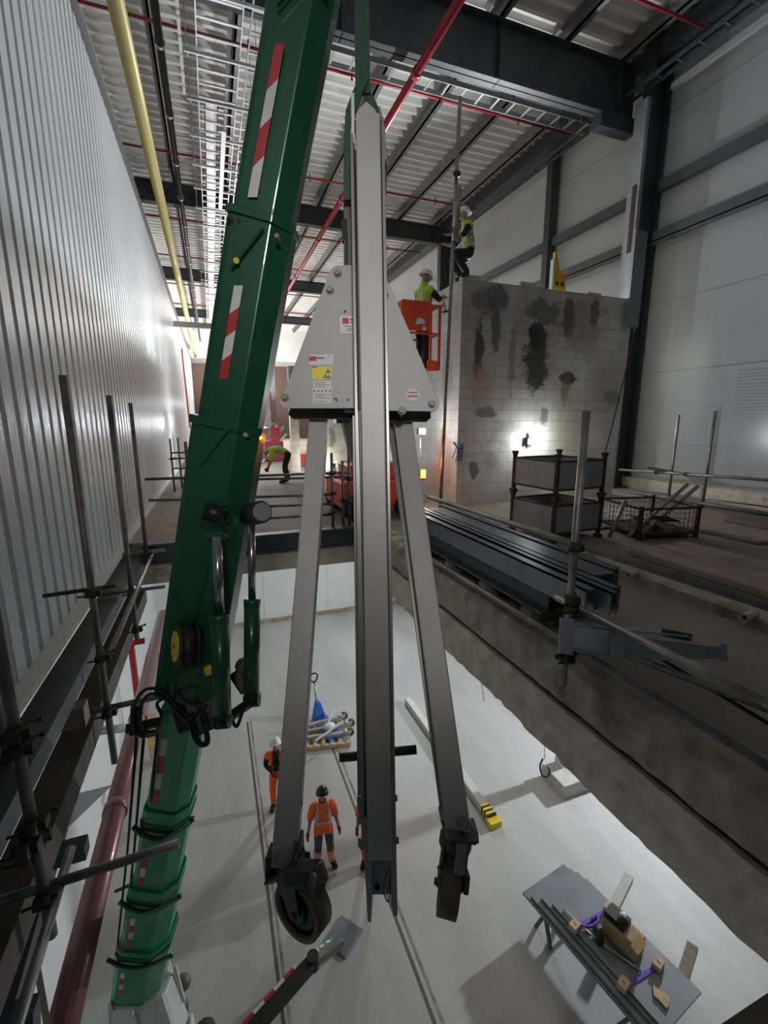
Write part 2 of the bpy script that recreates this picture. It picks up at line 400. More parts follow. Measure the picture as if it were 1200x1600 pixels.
# right wall: cladding panels with seams, fine horizontal lines
mb = MB()
z = -.3
zs = [-.3, .48, 1.22, 3.0, 4.7, 6.0, 7.4, 9.0, 11.0]
for a, b in zip(zs, zs[1:]):
    mb.boxm((10.78, -2, a+.012), (10.9, 48, b-.012))
mb.boxm((10.80, -2, -.3), (10.9, 48, 11.0))
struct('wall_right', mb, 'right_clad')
mb = MB()
for i in range(34):
    mb.boxm((10.765, 4.2, .55+i*.07), (10.78, 6.9, .59+i*.07))
mb.build('cladding_sheet', 'right_clad', label='finely ribbed horizontal cladding sheet on the right wall catching the lamp glare', cat='wall sheet')
struct('trim_3', MB().boxm((10.6, -2, -.02), (10.78, 48, .28)), 'concrete_side')
struct('wall_back', MB().boxm((-2.1, 48, -.5), (11, 48.2, 11)), 'outer_clad')
# slabs
struct('floor_right', MB().boxm((2.62, -3, -.42), (10.8, 48, 0)).boxm((2.42, -3, -.36), (2.62, 7.2, -.04)), 'slab_floor')
struct('floor_far', MB().boxm((-1.45, 7.22, -.28), (2.62, 48, 0)), 'slab_floor')
struct('floor_near', MB().boxm((-1.45, -3, -.3), (2.42, .62, 0)), 'concrete_dark')
# rough broken fascia along the right edge of the opening
def fascia():
    mb = MB(); random.seed(3); n = 90; y0, y1 = .5, 7.25
    rows = []
    for j in range(7):
        row = []
        for i in range(n+1):
            y = y0+(y1-y0)*i/n; t = j/6
            z = -.38-.42*t
            x = 2.35+random.uniform(-.008, .008)+(.03 if j == 0 else 0)
            if j == 6:
                z += (random.uniform(0, .035) if y > 2.4 and random.random() < .4 else random.uniform(0, .006))
                x += random.uniform(0, .012)
            row.append((x, y, z))
        rows.append(row)
    vs = [p for r_ in rows for p in r_]
    fs = [(j*(n+1)+i, (j+1)*(n+1)+i, (j+1)*(n+1)+i+1, j*(n+1)+i+1) for j in range(6) for i in range(n)]
    mb.add(vs, fs)
    mb.boxm((2.39, y0, -.78), (2.62, y1, -.40))
    return mb
struct('trim_4', fascia(), 'concrete_side')
mb = MB(); random.seed(5); n = 60        # broken upper kerb
vs = []
for i in range(n+1):
    y = .5+6.7*i/n
    vs += [(2.40+random.uniform(-.012, .02), y, -.34), (2.40+random.uniform(-.01, .015), y, -.05), (2.46+random.uniform(-.01, .02), y, .015+random.uniform(-.01, .012)), (2.62, y, .02+random.uniform(-.01, .01)), (2.70+random.uniform(-.02,.03), y, .001)]
mb.add(vs, [(i*5+j, i*5+j+1, (i+1)*5+j+1, (i+1)*5+j) for i in range(n) for j in range(4)])
struct('trim_5', mb, 'concrete_old')
struct('trim_6', MB().boxm((2.44, .5, -.41), (2.6, 7.2, -.33)), 'concrete_dark')
# back edge of the opening: steel channel above concrete
struct('trim_7', MB().boxm((-1.05, 7.10, -.24), (2.42, 7.22, .06)).boxm((-1.05, 7.04, .03), (2.42, 7.1, .06)).boxm((-1.05, 7.04, -.25), (2.42, 7.1, -.22)), 'rail_steel')
struct('trim_8', MB().boxm((-1.3, 7.13, -.56), (2.42, 7.4, -.25)), 'concrete_side')
struct('ceiling_lower', MB().boxm((2.62, -3, -.62), (10.8, 20, -.43)).boxm((-2.6, 7.4, -.6), (2.62, 20, -.3)), 'concrete_side')
# lower hall
struct('floor_lower', MB().boxm((-2.7, -4, PF-.2), (14, 20, PF)), 'pit_floor')
struct('wall_lower_left', MB().boxm((-2.75, -4, PF), (-2.6, 20, -.25)), 'pit_white')
mb = MB().boxm((-2.7, 19.0, PF), (14, 19.2, -.3))
for i in range(9): mb.boxm((-2.6+i*1.4, 18.985, PF), (-2.585+i*1.4, 19.0, -.3))
struct('wall_lower_back', mb, 'pit_white')
struct('trim_9', MB().boxm((-2.6, 18.9, PF), (14, 19.0, PF+.16)), 'concrete_old')
struct('trim_10', MB().boxm((-2.6, -2, PF), (-2.52, 18.9, PF+.12)), 'concrete_old')
struct('wall_lower_right', MB().boxm((13.4, -4, PF), (13.6, 19, -.4)), 'pit_white')
# recessed floor rails
for i, (x0, w_) in enumerate(((.36, .05), (.46, .04), (2.42, .05), (2.54, .045))):
    struct('trim_%d' % (11+i), MB().boxm((x0, 2, PF+.001), (x0+w_, 12.4 if i < 2 else 11.4, PF+.004)), 'cast' if i % 2 == 0 else 'concrete_old')
# brown board floor behind the opening, left
MB().boxm((-1.2, 7.25, .001), (1.0, 11.3, .022)).boxm((-1.24, 7.25, .022), (-1.02, 16, .05)).build('floor_board', 'plywood', label='brown plywood sheet on the slab behind the opening beside the ribbed wall', cat='board')

# columns + cladding rails on the right wall
def ibeam(mb, a, b, w, h, side, tf=.03, tw=.02):
    prof = [(-w/2,-h/2),(w/2,-h/2),(w/2,-h/2+tf),(tw/2,-h/2+tf),(tw/2,h/2-tf),(w/2,h/2-tf),(w/2,h/2),(-w/2,h/2),(-w/2,h/2-tf),(-tw/2,h/2-tf),(-tw/2,-h/2+tf),(-w/2,-h/2+tf)]
    a_, b_, t, sd, n = mb.frame(a, b, side)
    k = 12
    vs = [a_+sd*x+n*y for x, y in prof]+[b_+sd*x+n*y for x, y in prof]
    fs = [(i, (i+1)%k, k+(i+1)%k, k+i) for i in range(k)]
    for o in (0, k):
        fs += [(o+0,o+1,o+2,o+3,o+10,o+11), (o+3,o+4,o+9,o+10), (o+4,o+5,o+6,o+7,o+8,o+9)]
    return mb.add(vs, fs)
for i, (yy, lab) in enumerate(((9.45, 'near dark steel column with rusty web beside the stained block wall'), (20.1, 'second dark steel column standing beyond the stained block wall'),
                               (30, 'third dark steel column far down the right wall'), (40, 'furthest dark steel column at the far end of the right wall'))):
    t = thing('steel_column', (10.45, yy, 0), lab, 'column', None)
    mb = MB(); ibeam(mb, (10.45, yy, 0), (10.45, yy, 10.45), .30, .55, (0,1,0)); mb.build('shaft', 'dark_steel', t)
    if i == 0:
        MB().boxm((10.05, yy-.12, 4.2), (10.16, yy+.22, 9.2)).build('side_plate', 'still_grey', t)
        MB().boxm((10.03, yy-.05, 5.9), (10.06, yy+.06, 7.4)).build('rust_patch', 'rust', t)
    MB().boxm((10.1, yy-.22, 0), (10.78, yy+.22, .03)).build('base_plate', 'rust', t)
MB().boxm((10.42, 13.0, 0), (10.70, 13.25, 9.95)).build('wind_post', 'dark_steel', label='dark wind post against the right wall behind the yellow bracket', cat='post')
k = 0
names = {7.42: 'upper', 6.3: 'lower'}
for zz in (7.42, 6.3):
    for (a, b, lab) in ((-1.5, 9.2, 'near bay'), (9.7, 12.9, 'bay just past the near column'), (13.3, 19.8, 'bay before the second column'), (20.4, 30, 'third bay')):
        mb = MB().boxm((10.50, a, zz), (10.79, b, zz+.05)).boxm((10.50, a, zz-.16), (10.54, b, zz)).boxm((10.50, a, zz-.19), (10.66, b, zz-.16))
        if zz == 6.3: mb.boxm((10.50, a, zz-.26), (10.54, b, zz-.16))
        mb.build('cladding_rail', 'rail_steel', label='%s dark steel cladding rail on the right wall, %s' % (names[zz], lab), cat='wall rail', group='cladding rails on the right wall')
# eaves beam
MB().boxm((10.2, -2, 9.95), (10.7, 46, 10.35)).build('eaves_beam', 'dark_steel', label='long dark eaves beam along the top of the right wall', cat='beam')
# rafters
for i, (yy, zb, lab) in enumerate(((10, 9.02, 'nearest deep dark roof beam above the lifting sling'), (20, 9.5, 'second dark roof beam crossing behind the workers'),
        (30, 9.55, 'third dark roof beam down the hall'), (40, 9.6, 'furthest dark roof beam in the hall'))):
    mb = MB(); zt = 10.2 if i else 10.15
    mb.boxm((-1.95, yy-.15, zb), (10.3, yy+.15, zb+.03)).boxm((-1.95, yy-.15, zt-.03), (10.3, yy+.15, zt)).boxm((-1.95, yy-.015, zb), (10.3, yy+.015, zt))
    for x_ in (2.85, 6.35, 9.75): mb.boxm((x_-.01, yy-.14, zb), (x_+.01, yy+.14, zt))
    if i == 0: mb.boxm((9.2, yy-.15, 8.72), (10.3, yy+.15, 9.02))
    mb.build('roof_beam', 'dark_steel', label=lab, cat='roof beam', group='roof beams across the hall')
ords = ['first', 'second', 'third', 'fourth', 'fifth', 'sixth', 'seventh']
for i, x_ in enumerate((-.65, 1.1, 2.85, 4.6, 6.35, 8.1, 9.78)):
    mb = MB().boxm((x_-.02, -1.5, 10.21), (x_+.03, 47, 10.46)).boxm((x_-.02, -1.5, 10.21), (x_+.13, 47, 10.235))
    mb.boxm((x_-.13, -1.5, 10.44), (x_+.03, 47, 10.47))
    mb.build('roof_purlin', 'purlin_steel', label='steel purlin under the roof deck, %s counting from the left wall' % ords[i], cat='purlin', group='purlins running the length of the roof')

# block walls
struct('wall_block_front', MB().boxm((4.8, 8.45, 0), (9.2, 8.70, 4.52)), 'blocks_front')
struct('wall_block_side', MB().boxm((4.8, 8.70, 0), (5.05, 16, 4.52)), 'blocks_side')
struct('wall_block_far', MB().boxm((3.35, 16, 0), (5.05, 16.25, 3.6)).boxm((2.55, 16, 0), (2.85, 16.25, 3.6)).boxm((2.85, 16, 2.2), (3.35, 16.25, 3.6)), 'blocks_far')
mb = MB(); random.seed(2)
for i in range(10):
    x_ = 4.85+i*.44
    if i in (0, 3, 7): mb.boxm((x_, 8.46, 4.52), (x_+.38, 8.68, 4.56+random.random()*.05))
mb.build('mortar_rubble', 'plinth_conc', label='broken mortar lumps along the top of the stained block wall', cat='mortar', kind='stuff')
mb = MB().boxm((9.0, 8.32, 3.9), (9.35, 8.40, 5.9)); mb.build('column_casing', 'purlin_steel', label='pale casing strip standing beside the near column above the block wall', cat='casing')

# ------------------------------------------------------------------ hanging gantry leg frame
GD = 1.9
gx0 = 585
def G(px, py, y=0.0):
    s = GD/F; return Vector(((px-gx0)*s, y, (800-py)*s))
def GL(px, py, D):
    return Vector(((px-600)/F*D-(gx0-600)/F*GD, D-GD, (800-py)/F*D))
gan = local_thing('gantry_end_frame', 'grey aluminium gantry end frame with triangular head plates hanging from the green sling', 'gantry frame')
def polyplate(px_pts, y, th, side=(0,1,0)):
    return MB().prism([G(x, yy, y) for x, yy in px_pts], side, th)
tri = [(520,417),(530,414),(596,414),(604,436),(612,452),(686,626),(686,636),(678,643),(561,641),(555,638),(443,638),(436,631),(437,624),(452,592),(515,424)]
hp = polyplate(tri, 0, .008).build('head_plate', 'plate', gan, bevel=.002)
tri2 = [(x+5 if x < 585 else x-8, y+7) for x, y in tri]
polyplate(tri2, .125, .008).build('rear_head_plate', 'cast', gan)
# spacer bolts
for i, (x, y) in enumerate(((446,621),(675,631),(516,454),(602,462),(628,642),(528,428))):
    mb = MB().cyl(G(x, y, -.016), G(x, y, .14), .0065, n=10)
    mb.cyl(G(x, y, -.020), G(x, y, -.004), .0135, n=6).cyl(G(x, y, -.004), G(x, y, 0), .018, n=14)
    mb.build('bolt', 'bolt', gan)
for (x, y) in ((539,487),(543,625)): MB().cyl(G(x, y, -.0006), G(x, y, .001), .0055, n=12).build('bolt_hole', 'black', hp)
def sticker(name, x0, y0, x1, y1, m, par, yy=-.0012):
    return polyplate([(x0, y1), (x1, y1), (x1, y0), (x0, y0)], yy, .001).build(name, m, par)
st = sticker('maker_label', 531, 494, 557, 521, 'label_white', hp)
sticker('red_logo', 535, 497, 545, 506, 'label_red', st, -.0020)
for (a, b, c) in ((538,556,509.5),(543,556,513),(540,556,516)): sticker('small_print', a, c, b, c+1.1, 'label_ink' if a != 540 else 'label_red', st, -.0020)
sticker('small_print', 547, 498, 556, 501, 'label_red', st, -.0020); sticker('small_print', 547, 503, 556, 505, 'label_ink', st, -.0020)
st = sticker('plate_label', 484, 554, 521, 570, 'label_white', hp)
sticker('red_logo', 483, 557, 495, 564, 'label_red', st, -.0020); sticker('small_print', 496, 558, 506, 561, 'label_ink', st, -.002)
mb = MB().bar(G(506,562,-.002), G(517,556,-.002), .003, .0006, (0,1,0)); mb.build('small_print', 'label_ink', st)
st = sticker('warning_label', 488, 573, 518, 593, 'yellow', hp)
sticker('small_print', 488, 573, 496, 575, 'label_ink', st, -.002)
mb = MB()
for tri_ in ([(504,591),(509,584),(513,591)], [(508,583),(513,576),(517,583)], [(511,592),(514,585),(518,592)]):
    mb.prism([G(x, y, -.002) for x, y in tri_], (0,1,0), .0008)
mb.build('hazard_symbol', 'label_ink', st)
st = sticker('instruction_label', 489, 595, 518, 630, 'label_white', hp)
for j, yy in enumerate((598, 601, 604, 616, 619, 622, 627)): sticker('small_print', 492, yy, 516 if j % 2 else 508, yy+.8, 'label_ink', st, -.002)
for xx in (490, 496, 502, 508, 514): sticker('pictogram', xx, 609.5, xx+2.6, 612.5, 'label_ink', st, -.002)
mb = MB(); pts = [G(645+11*math.cos(R(22.5+45*i)), 617+10.5*math.sin(R(22.5+45*i)), -.0012) for i in range(8)]
st = mb.prism(pts, (0,1,0), .001).build('inspection_sticker', 'label_white', hp)
sticker('small_print', 638, 612.5, 652, 614.5, 'label_red', st, -.002); sticker('small_print', 637, 618, 653, 620.5, 'label_red', st, -.002)
MB().prism([G(521,622,-.0012),G(527,622,-.0012),G(527,629,-.0012)], (0,1,0), .0006).build('blue_mark', 'graffiti', hp)
# central telescopic post
def gbar(a, b, w, d, w1=None):
    return MB().bar(a, b, w, d, (1,0,0), w1)
GY = -.075
s_ = GD/F
pm = gbar(G(576, 214, GY), G(595, 1312, GY), 36*s_, .085); post = pm.build('telescopic_post', 'alu', gan, bevel=.006)
# peaked cap of the post
MB().prism([G(556,222,GY-.03),G(562,206,GY-.03),G(574,194,GY-.03),G(586,205,GY-.03),G(595,222,GY-.03)], (0,1,0), .06).build('lifting_peak', 'alu', gan)
# outer channel behind it: two lips and a web
mb = MB()
for dx in (-24, 22):
    mb.bar(G(576+dx, 232 if dx < 0 else 225, GY+.03), G(595+dx-1, 1300, GY+.03), 5*s_, .11)
mb.bar(G(576, 232, GY+.085), G(594, 1300, GY+.085), 50*s_, .006)
mb.build('outer_channel', 'alu_side', gan, bevel=.002)
mb = MB().bar(G(560, 650, GY-.02), G(577, 1300, GY-.02), 3*s_, .02); mb.build('channel_lip', 'alu_side', gan)
MB().bar(G(547,305,.045), G(548,640,.045), 22*s_, .05).build('rear_post', 'cast', gan, bevel=.003)
MB().bar(G(537,338,.03), G(539,372,.03), 9*s_, .03).bar(G(541,372,.03), G(541,412,.03), 5*s_, .03).build('catch', 'black', gan)
MB().bar(G(557, 648, .03), G(566, 1290, .03), 14*s_, .05).build('rear_tube', 'alu_side', gan, bevel=.003)
# lower fork
MB().bar(G(597,1290,GY+.03), G(597,1376,GY+.03), 36*s_, .05).build('fork_web', 'alu_side', gan, bevel=.002)
MB().prism([G(568,1250,GY-.04),G(580,1250,GY-.04),G(583,1366,GY-.04),G(581,1402,GY-.04),G(576,1402,GY-.04)], (0,1,0), .09).build('fork_cheek', 'alu_side', gan)
MB().prism([G(611,1190,GY-.04),G(616,1190,GY-.04),G(620,1392,GY-.04),G(615,1395,GY-.04),G(610,1376,GY-.04)], (0,1,0), .09).build('fork_cheek', 'alu_side', gan)
MB().path(curve_pts([G(609,1325,GY-.03),G(599,1350,GY-.03),G(602,1370,GY-.03),G(608,1376,GY-.02),G(610,1340,GY)], 6), .0022).build('tether_cable', 'black', gan)
MB().ball(G(590,1364,GY), .011).build('bung', 'black', gan)
for (x, y) in ((567,1232),(568,1296)):
    MB().cyl(G(x-7,y,GY), G(x+8,y,GY), .016, n=8).cyl(G(x,y,GY-.03), G(x,y,GY+.02), .010, n=10).build('clamp_screw', 'bolt', gan)
for (x, y) in ((616,1227),(618,1290)):
    MB().cyl(G(x-6,y,GY-.01), G(x+4,y,GY-.01), .013, n=6).build('clamp_nut', 'bolt', gan)
# T handle
MB().cyl(G(529,1193,.045), G(572,1189,.045), .0185, n=16).build('hand_grip', 'rubber', gan)
MB().cyl(G(606,1184,.045), G(652,1180,.045), .0185, n=16).build('hand_grip', 'rubber', gan)
# legs
lt, lb_ = GL(501,628,2.13), GL(445,1352,1.52)
lg = MB().bar(lt, lb_, .084, .060, (1,0,0)).build('leg', 'alu', gan, bevel=.005)
MB().cyl(GL(503,643,2.09), GL(503,643,2.11), .010, n=12).build('bolt_hole', 'black', lg)
MB().cyl(GL(442,1342,1.475), GL(442,1342,1.56), .016, n=6).cyl(GL(442,1342,1.488), GL(442,1342,1.50), .026, n=16).build('bolt', 'bolt', lg)
MB().cyl(GL(460,1255,1.58), GL(472,1253,1.58), .012, n=8).build('locking_pin', 'cast', lg)
rt_, rb_ = GL(627,640,2.12), GL(716,1300,1.52)
lg2 = MB().bar(rt_, rb_, .084, .060, (1,-.10,0)).build('leg', 'alu', gan, bevel=.005)
MB().bar(GL(612,650,2.17), GL(702,1290,1.585), .05, .05, (1,-.1,0)).build('inner_leg', 'alu_side', gan, bevel=.003)
MB().cyl(GL(724,1288,1.47), GL(724,1288,1.56), .014, n=6).cyl(GL(724,1288,1.482), GL(724,1288,1.49), .02, n=16).build('bolt', 'bolt', lg2)
MB().bar(G(607,470,.06), G(620,560,.06), .03, .03).build('knuckle', 'black', gan)
# castors
def castor(par, top, down, axle, r, wid, tread, disc, nm='castor', bracket=True):
    """swivel castor: top plate centre, direction to the axle, axle direction"""
    down = Vector(down).normalized(); axle = Vector(axle); axle = (axle-down*axle.dot(down)).normalized(); fwd_ = down.cross(axle)
    top = Vector(top); c = top+down*(r+.055)+fwd_*.02
    f_ = MB()
    for sg in (-1, 1):
        o = axle*sg*(wid/2+.008)
        poly = [top+o-fwd_*.055, top+o+fwd_*.055, c+o+fwd_*.022-down*.0, c+o+down*.02, c+o-fwd_*.022]
        f_.prism([p-axle*.003 for p in poly], axle, .006)
    f_.cyl(top-down*.012, top+down*.018, .055, n=18)
    e = thing_child(nm, par)
    f_.build('fork', 'cast', e)
    wv = MB().ring(c-axle*wid/2, c+axle*wid/2, r, r*.80, 32); wv.build('tread', tread, e)
    h = MB().ring(c-axle*wid*.35, c+axle*wid*.35, r*.82, r*.32, 28)
    for sg in (-1, 1): h.cyl(c, c+axle*sg*wid*.52, r*.34, n=18)
    h.cyl(c-axle*(wid/2+.02), c+axle*(wid/2+.02), .011, n=8)
    h.build('wheel_hub', disc, e)
    return e, c, axle, fwd_
def thing_child(name, par):
    o = bpy.data.objects.new(name, None); C.objects.link(o); o.parent = par; o['_w'] = [0,0,0]; return o
# left foot: U bracket, castor, brake
b0 = GL(443,1370,1.50)
mb = MB()
mb.prism([GL(412,1384,1.47),GL(470,1350,1.52),GL(482,1352,1.60),GL(425,1382,1.58)], (0,0,1), .012)
mb.prism([GL(414,1382,1.48),GL(414,1340,1.48),GL(424,1338,1.50),GL(428,1378,1.52)], (0,1,0), .07)
mb.prism([GL(456,1362,1.49),GL(458,1318,1.50),GL(469,1318,1.52),GL(470,1352,1.52)], (0,1,0), .07)
mb.build('foot_bracket', 'cast', gan, bevel=.003)
e, cc, ax, ff = castor(gan, GL(452,1340,1.54), (.22,-.05,-1), (.50,.82,.12), .098, .066, 'tyre', 'black')
MB().bar(GL(446,1362,1.50), GL(486,1366,1.50), .06, .075, up).build('swivel_head', 'cast', gan, bevel=.01)
mb = MB().bar(GL(470,1352,1.46), GL(497,1352,1.44), .05, .035).bar(GL(497,1348,1.44), GL(507,1378,1.42), .028, .045).bar(GL(503,1375,1.42), GL(496,1402,1.41), .030, .03)
mb.build('brake_pedal', 'cast', gan, bevel=.005)
# right foot
mb = MB()
mb.prism([GL(692,1300,1.50),GL(748,1306,1.50),GL(744,1322,1.46),GL(700,1316,1.46)], (0,0,1), .014)
mb.prism([GL(688,1284,1.52),GL(697,1278,1.52),GL(708,1304,1.50),GL(702,1312,1.50)], (0,1,0), .08)
mb.prism([GL(741,1303,1.50),GL(748,1303,1.50),GL(749,1319,1.48),GL(741,1320,1.48)], (0,1,0), .08)
mb.build('foot_bracket', 'cast', gan, bevel=.003)
MB().bar(GL(715,1312,1.54), GL(710,1372,1.52), .070, .055).build('foot_block', 'cast', gan, bevel=.006)
MB().bar(GL(722,1312,1.48), GL(717,1366,1.46), .034, .012).build('brake_plate', 'alu_side', gan, bevel=.002)
castor(gan, GL(712,1312,1.54), (-.14,.06,-1), (1,-.16,-.14), .090, .062, 'tyre', 'cast')
MB().bar(GL(688,1358,1.50), GL(690,1378,1.50), .018, .04).build('fork_clamp', 'cast', gan, bevel=.004)
MB().bar(GL(729,1362,1.50), GL(726,1392,1.49), .018, .05).build('fork_clamp', 'cast', gan, bevel=.004)
gan.location = Pd(gx0, 800, GD); gan.rotation_euler = (-PITCH, 0, -YAW)
GM = Matrix.Translation(gan.location) @ Euler((-PITCH, 0, -YAW)).to_matrix().to_4x4()
def GW(px, py, y=0.0): return GM @ G(px, py, y)

# lifting sling
def ribbon(pts, w, th, side):
    mb = MB()
    for a, b in zip(pts, pts[1:]): mb.bar(a, b, w, th, side)
    return mb
sl = thing('lifting_sling', GW(568, 100, -.06), 'dark green webbing sling forked round the top of the gantry post', 'sling')
ribbon([GW(565,-330,-.06), GW(566,0,-.06), GW(568,168,-.06)], .060, .012, rt).build('main_strap', 'green_sling', sl)
ribbon([GW(570,150,-.075), GW(560,176,-.085), GW(550,205,-.09), GW(546,250,-.06), GW(545,318,-.02)], .038, .010, rt).build('strap_leg', 'green_sling', sl)
ribbon([GW(569,155,-.05), GW(583,180,-.05), GW(594,205,-.05), GW(599,250,-.03), GW(598,305,0)], .030, .010, rt).build('strap_leg', 'green_sling', sl)
ribbon([GW(554,185,-.115), GW(554,252,-.095)], .012, .003, rt).build('strap_label', 'label_white', sl)
ribbon([GW(592,192,-.075), GW(600,225,-.075), GW(602,268,-.06)], .010, .008, rt).build('shackle_plate', 'bolt', sl)
MB().ball(GW(600,270,-.06), .012).build('shackle_pin', 'bolt', sl)

# ------------------------------------------------------------------ green crane
cr = thing('knuckle_boom_crane', (-1.25, 5.1, PF), 'dark green hydraulic crane with red and white striped boom rising through the floor opening', 'crane')
def hexprof(w, h, c=.28):
    return [(-w*.5,-h*.5+h*c*.2),(-w*.5+w*.10,-h*.5),(w*.5-w*c,-h*.5),(w*.5,-h*.5+h*c),(w*.5,h*.5-h*c),(w*.5-w*c,h*.5),(-w*.5+w*.10,h*.5),(-w*.5,h*.5-h*c*.2)]
def uax(py, dpx=0):     # axis of the upper boom
    t = (960-py)/1020.0
    x = 320+170*t*1.0+(-6*math.sin(PI*min(max(t,0),1)))
    return (x+dpx, py, 2.75-.72*t)
def UB(py, dpx=0, dd=0): x, y, D = uax(py); return Pd(x+dpx, y, D+dd)
sections = [(1075, 662, .345, 'green_side'), (690, 352, .305, 'green'), (375, -60, .275, 'green'), (-40, -420, .235, 'green')]
prev = None
for i, (a, b, w_, m_) in enumerate(sections):
    mb = MB().sweep(UB(a), UB(b), hexprof(w_, w_*.95), None, rt, False)
    s_o = mb.build('boom_section', m_, cr, bevel=.006)
    if i < 3:
        mb = MB().sweep(UB(b+8), UB(b-4), hexprof(w_*1.06, w_*1.05), None, rt); mb.build('boom_collar', 'green_side', cr, bevel=.004)
        ce = UB(b-2, -w_*.5*F/uax(b)[2]-4, -.10)
        MB().cyl(ce-rt*.02, ce+rt*.04, .035, n=14).build('wear_pad_screw', 'rubber', cr)
        ce = UB(b+18, w_*.5*F/uax(b)[2]-26, -.17)
        MB().cyl(ce-fw*.012, ce+fw*.02, .012, n=8).build('bolt', 'bolt', cr)
        # sloped front edge of the wider section
        MB().bar(UB(b+68, -w_*.5*F/uax(b)[2]+4, -w_*.5-.004), UB(b+4, -4, -w_*.5-.004), .014, .012, fw).build('edge_weld', 'green_side', cr)
# reflective stripes on the boom's flat face
def stripe(y0, y1, off, w_, segs, hw):
    n = len(segs)
    for i, c_ in enumerate(segs):
        a = y0+(y1-y0)*i/n; b = y0+(y1-y0)*(i+1)/n; sl_ = (y1-y0)/n*.22
        pts = []
        for (yy, dx, ds) in ((a, -hw, sl_ if i else 0), (a, hw, -sl_*0.4 if i else 0), (b, hw, -sl_*.4 if i < n-1 else 0), (b, -hw, sl_ if i < n-1 else 0)):
            pts.append(UB(yy+ds, off+dx, -w_/2*.95-.004))
        MB().prism(pts, fw, .003).build('reflective_stripe', 'red_mark' if c_ == 'r' else 'white_mark', cr)
stripe(68, 308, -29, .275, 'rwrw', 7.5)
stripe(446, 592, -27, .305, 'wrwr', 7.0)
# hole, sheave mark, cable ports
MB().cyl(UB(407,-37,-.175), UB(407,-37,-.16), .014, n=12).build('yellow_dot', 'yellow', cr)
pv = UB(800, 12, -.19)
mb = MB().bar(Pd(318,822,2.45), Pd(352,800,2.45), .10, .06).bar(Pd(326,840,2.46), Pd(352,832,2.46), .08, .05)
mb.build('pivot_bracket', 'green_side', cr, bevel=.008)
MB().cyl(Pd(318,798,2.40), Pd(352,806,2.44), .048, n=16).build('pivot_pin', 'black', cr)
MB().path([Pd(325,880,2.47), Pd(300,985,2.52)], .003).build('seam', 'black', cr)
# cylinders
def ram(xt, yt, xm, ym, xb, yb, D, rr, rc):
    e = thing_child('hydraulic_ram', cr); e['_w'] = list(cr.location); e.location = (0,0,0)
    MB().cyl(Pd(xt,yt,D-.03), Pd(xm,ym,D), rr, n=20).build('piston_rod', 'chrome', e)
    MB().cyl(Pd(xm,ym,D), Pd(xb,yb,D+.03), rc, n=24).cyl(Pd(xm,ym-3,D), Pd(xm,ym+8,D), rc*1.06, n=24).build('cylinder', 'green', e)
    MB().cyl(Pd(xb-9,yb+4,D+.03), Pd(xb+12,yb+2,D+.03), rc*.95, n=16).ball(Pd(xb,yb,D+.03), rc*1.1).build('end_clevis', 'black', e)
ram(339, 838, 343, 962, 347, 1122, 2.35, .024, .047)
ram(393, 818, 394, 938, 393, 1090, 2.55, .021, .044)
# work lamp at the top of the right ram
lm = MB().cyl(Pd(385,806,2.62), Pd(408,800,2.44), .062, n=18).build('work_lamp', 'rubber', cr)
MB().cyl(Pd(408,800,2.45), Pd(410,799.5,2.435), .050, n=18).build('lamp_glass', 'galv', lm)
MB().bar(Pd(372,812,2.62), Pd(392,812,2.6), .08, .06).build('lamp_arm', 'black', cr)
# hose reel
c0 = Pd(290,1008,2.50)
axr = (rt*-.80+fw*-.58+up*.05).normalized()
hr = MB().cyl(c0-axr*.045, c0+axr*.045, .112, n=30).cyl(c0-axr*.05, c0-axr*.035, .122, n=30).cyl(c0+axr*.035, c0+axr*.05, .122, n=30).build('hose_reel', 'rubber', cr)
MB().cyl(c0+axr*.050, c0+axr*.058, .082, n=24).build('reel_hub', 'yellow', hr)
MB().cyl(c0+axr*.058, c0+axr*.066, .012, n=10).build('hub_bolt', 'red_mark', hr)
# knuckle links
mb = MB().bar(Pd(300,1035,2.85), Pd(330,1140,2.75), .20, .16).bar(Pd(345,1130,2.50), Pd(395,1095,2.62), .045, .06).bar(Pd(365,1050,2.7), Pd(385,1080,2.68), .07, .05)
mb.bar(Pd(280,1060,2.85), Pd(300,1130,2.95), .16, .14).bar(Pd(350,1030,2.9), Pd(352,1100,2.8), .06, .1)
mb.build('knuckle_link', 'black', cr, bevel=.01)
MB().ball(Pd(382,1040,2.7), .055, (1,1,.9)).build('valve_block', 'cast', cr)
MB().cyl(Pd(322,1048,2.6), Pd(330,1046,2.6), .03, n=12).build('pin_cap', 'yellow', cr)
# hoses
hs = [[(285,1120,2.8),(262,1086,2.6),(232,1076,2.55),(212,1096,2.6),(206,1128,2.7),(214,1146,2.8)],
      [(290,1128,2.8),(258,1092,2.65),(236,1084,2.6),(222,1100,2.65),(220,1130,2.7),(226,1144,2.8)],
      [(300,1110,2.7),(306,1146,2.6),(318,1164,2.55),(326,1156,2.55),(318,1120,2.6),(306,1090,2.7)],
      [(296,1118,2.7),(302,1150,2.6),(316,1166,2.58),(322,1150,2.6),(314,1118,2.7)],
      [(270,1040,2.7),(262,1068,2.65),(268,1100,2.7),(288,1122,2.75)],
      [(226,1144,2.8),(246,1140,2.75),(252,1118,2.7),(246,1098,2.72),(270,1086,2.8)],
      [(332,1000,2.75),(352,960,2.7),(356,925,2.75),(349,900,2.8)],
      [(360,1120,2.5),(370,1135,2.5),(380,1110,2.5),(392,1098,2.55)],
      [(275,1070,2.7),(285,1090,2.6),(300,1100,2.55),(318,1104,2.6)], [(268,1078,2.75),(280,1104,2.7),(300,1120,2.65),(312,1108,2.65)]]
for h_ in hs: MB().path(curve_pts([Pd(*p) for p in h_], 8), .0095).build('hydraulic_hose', 'rubber', cr)
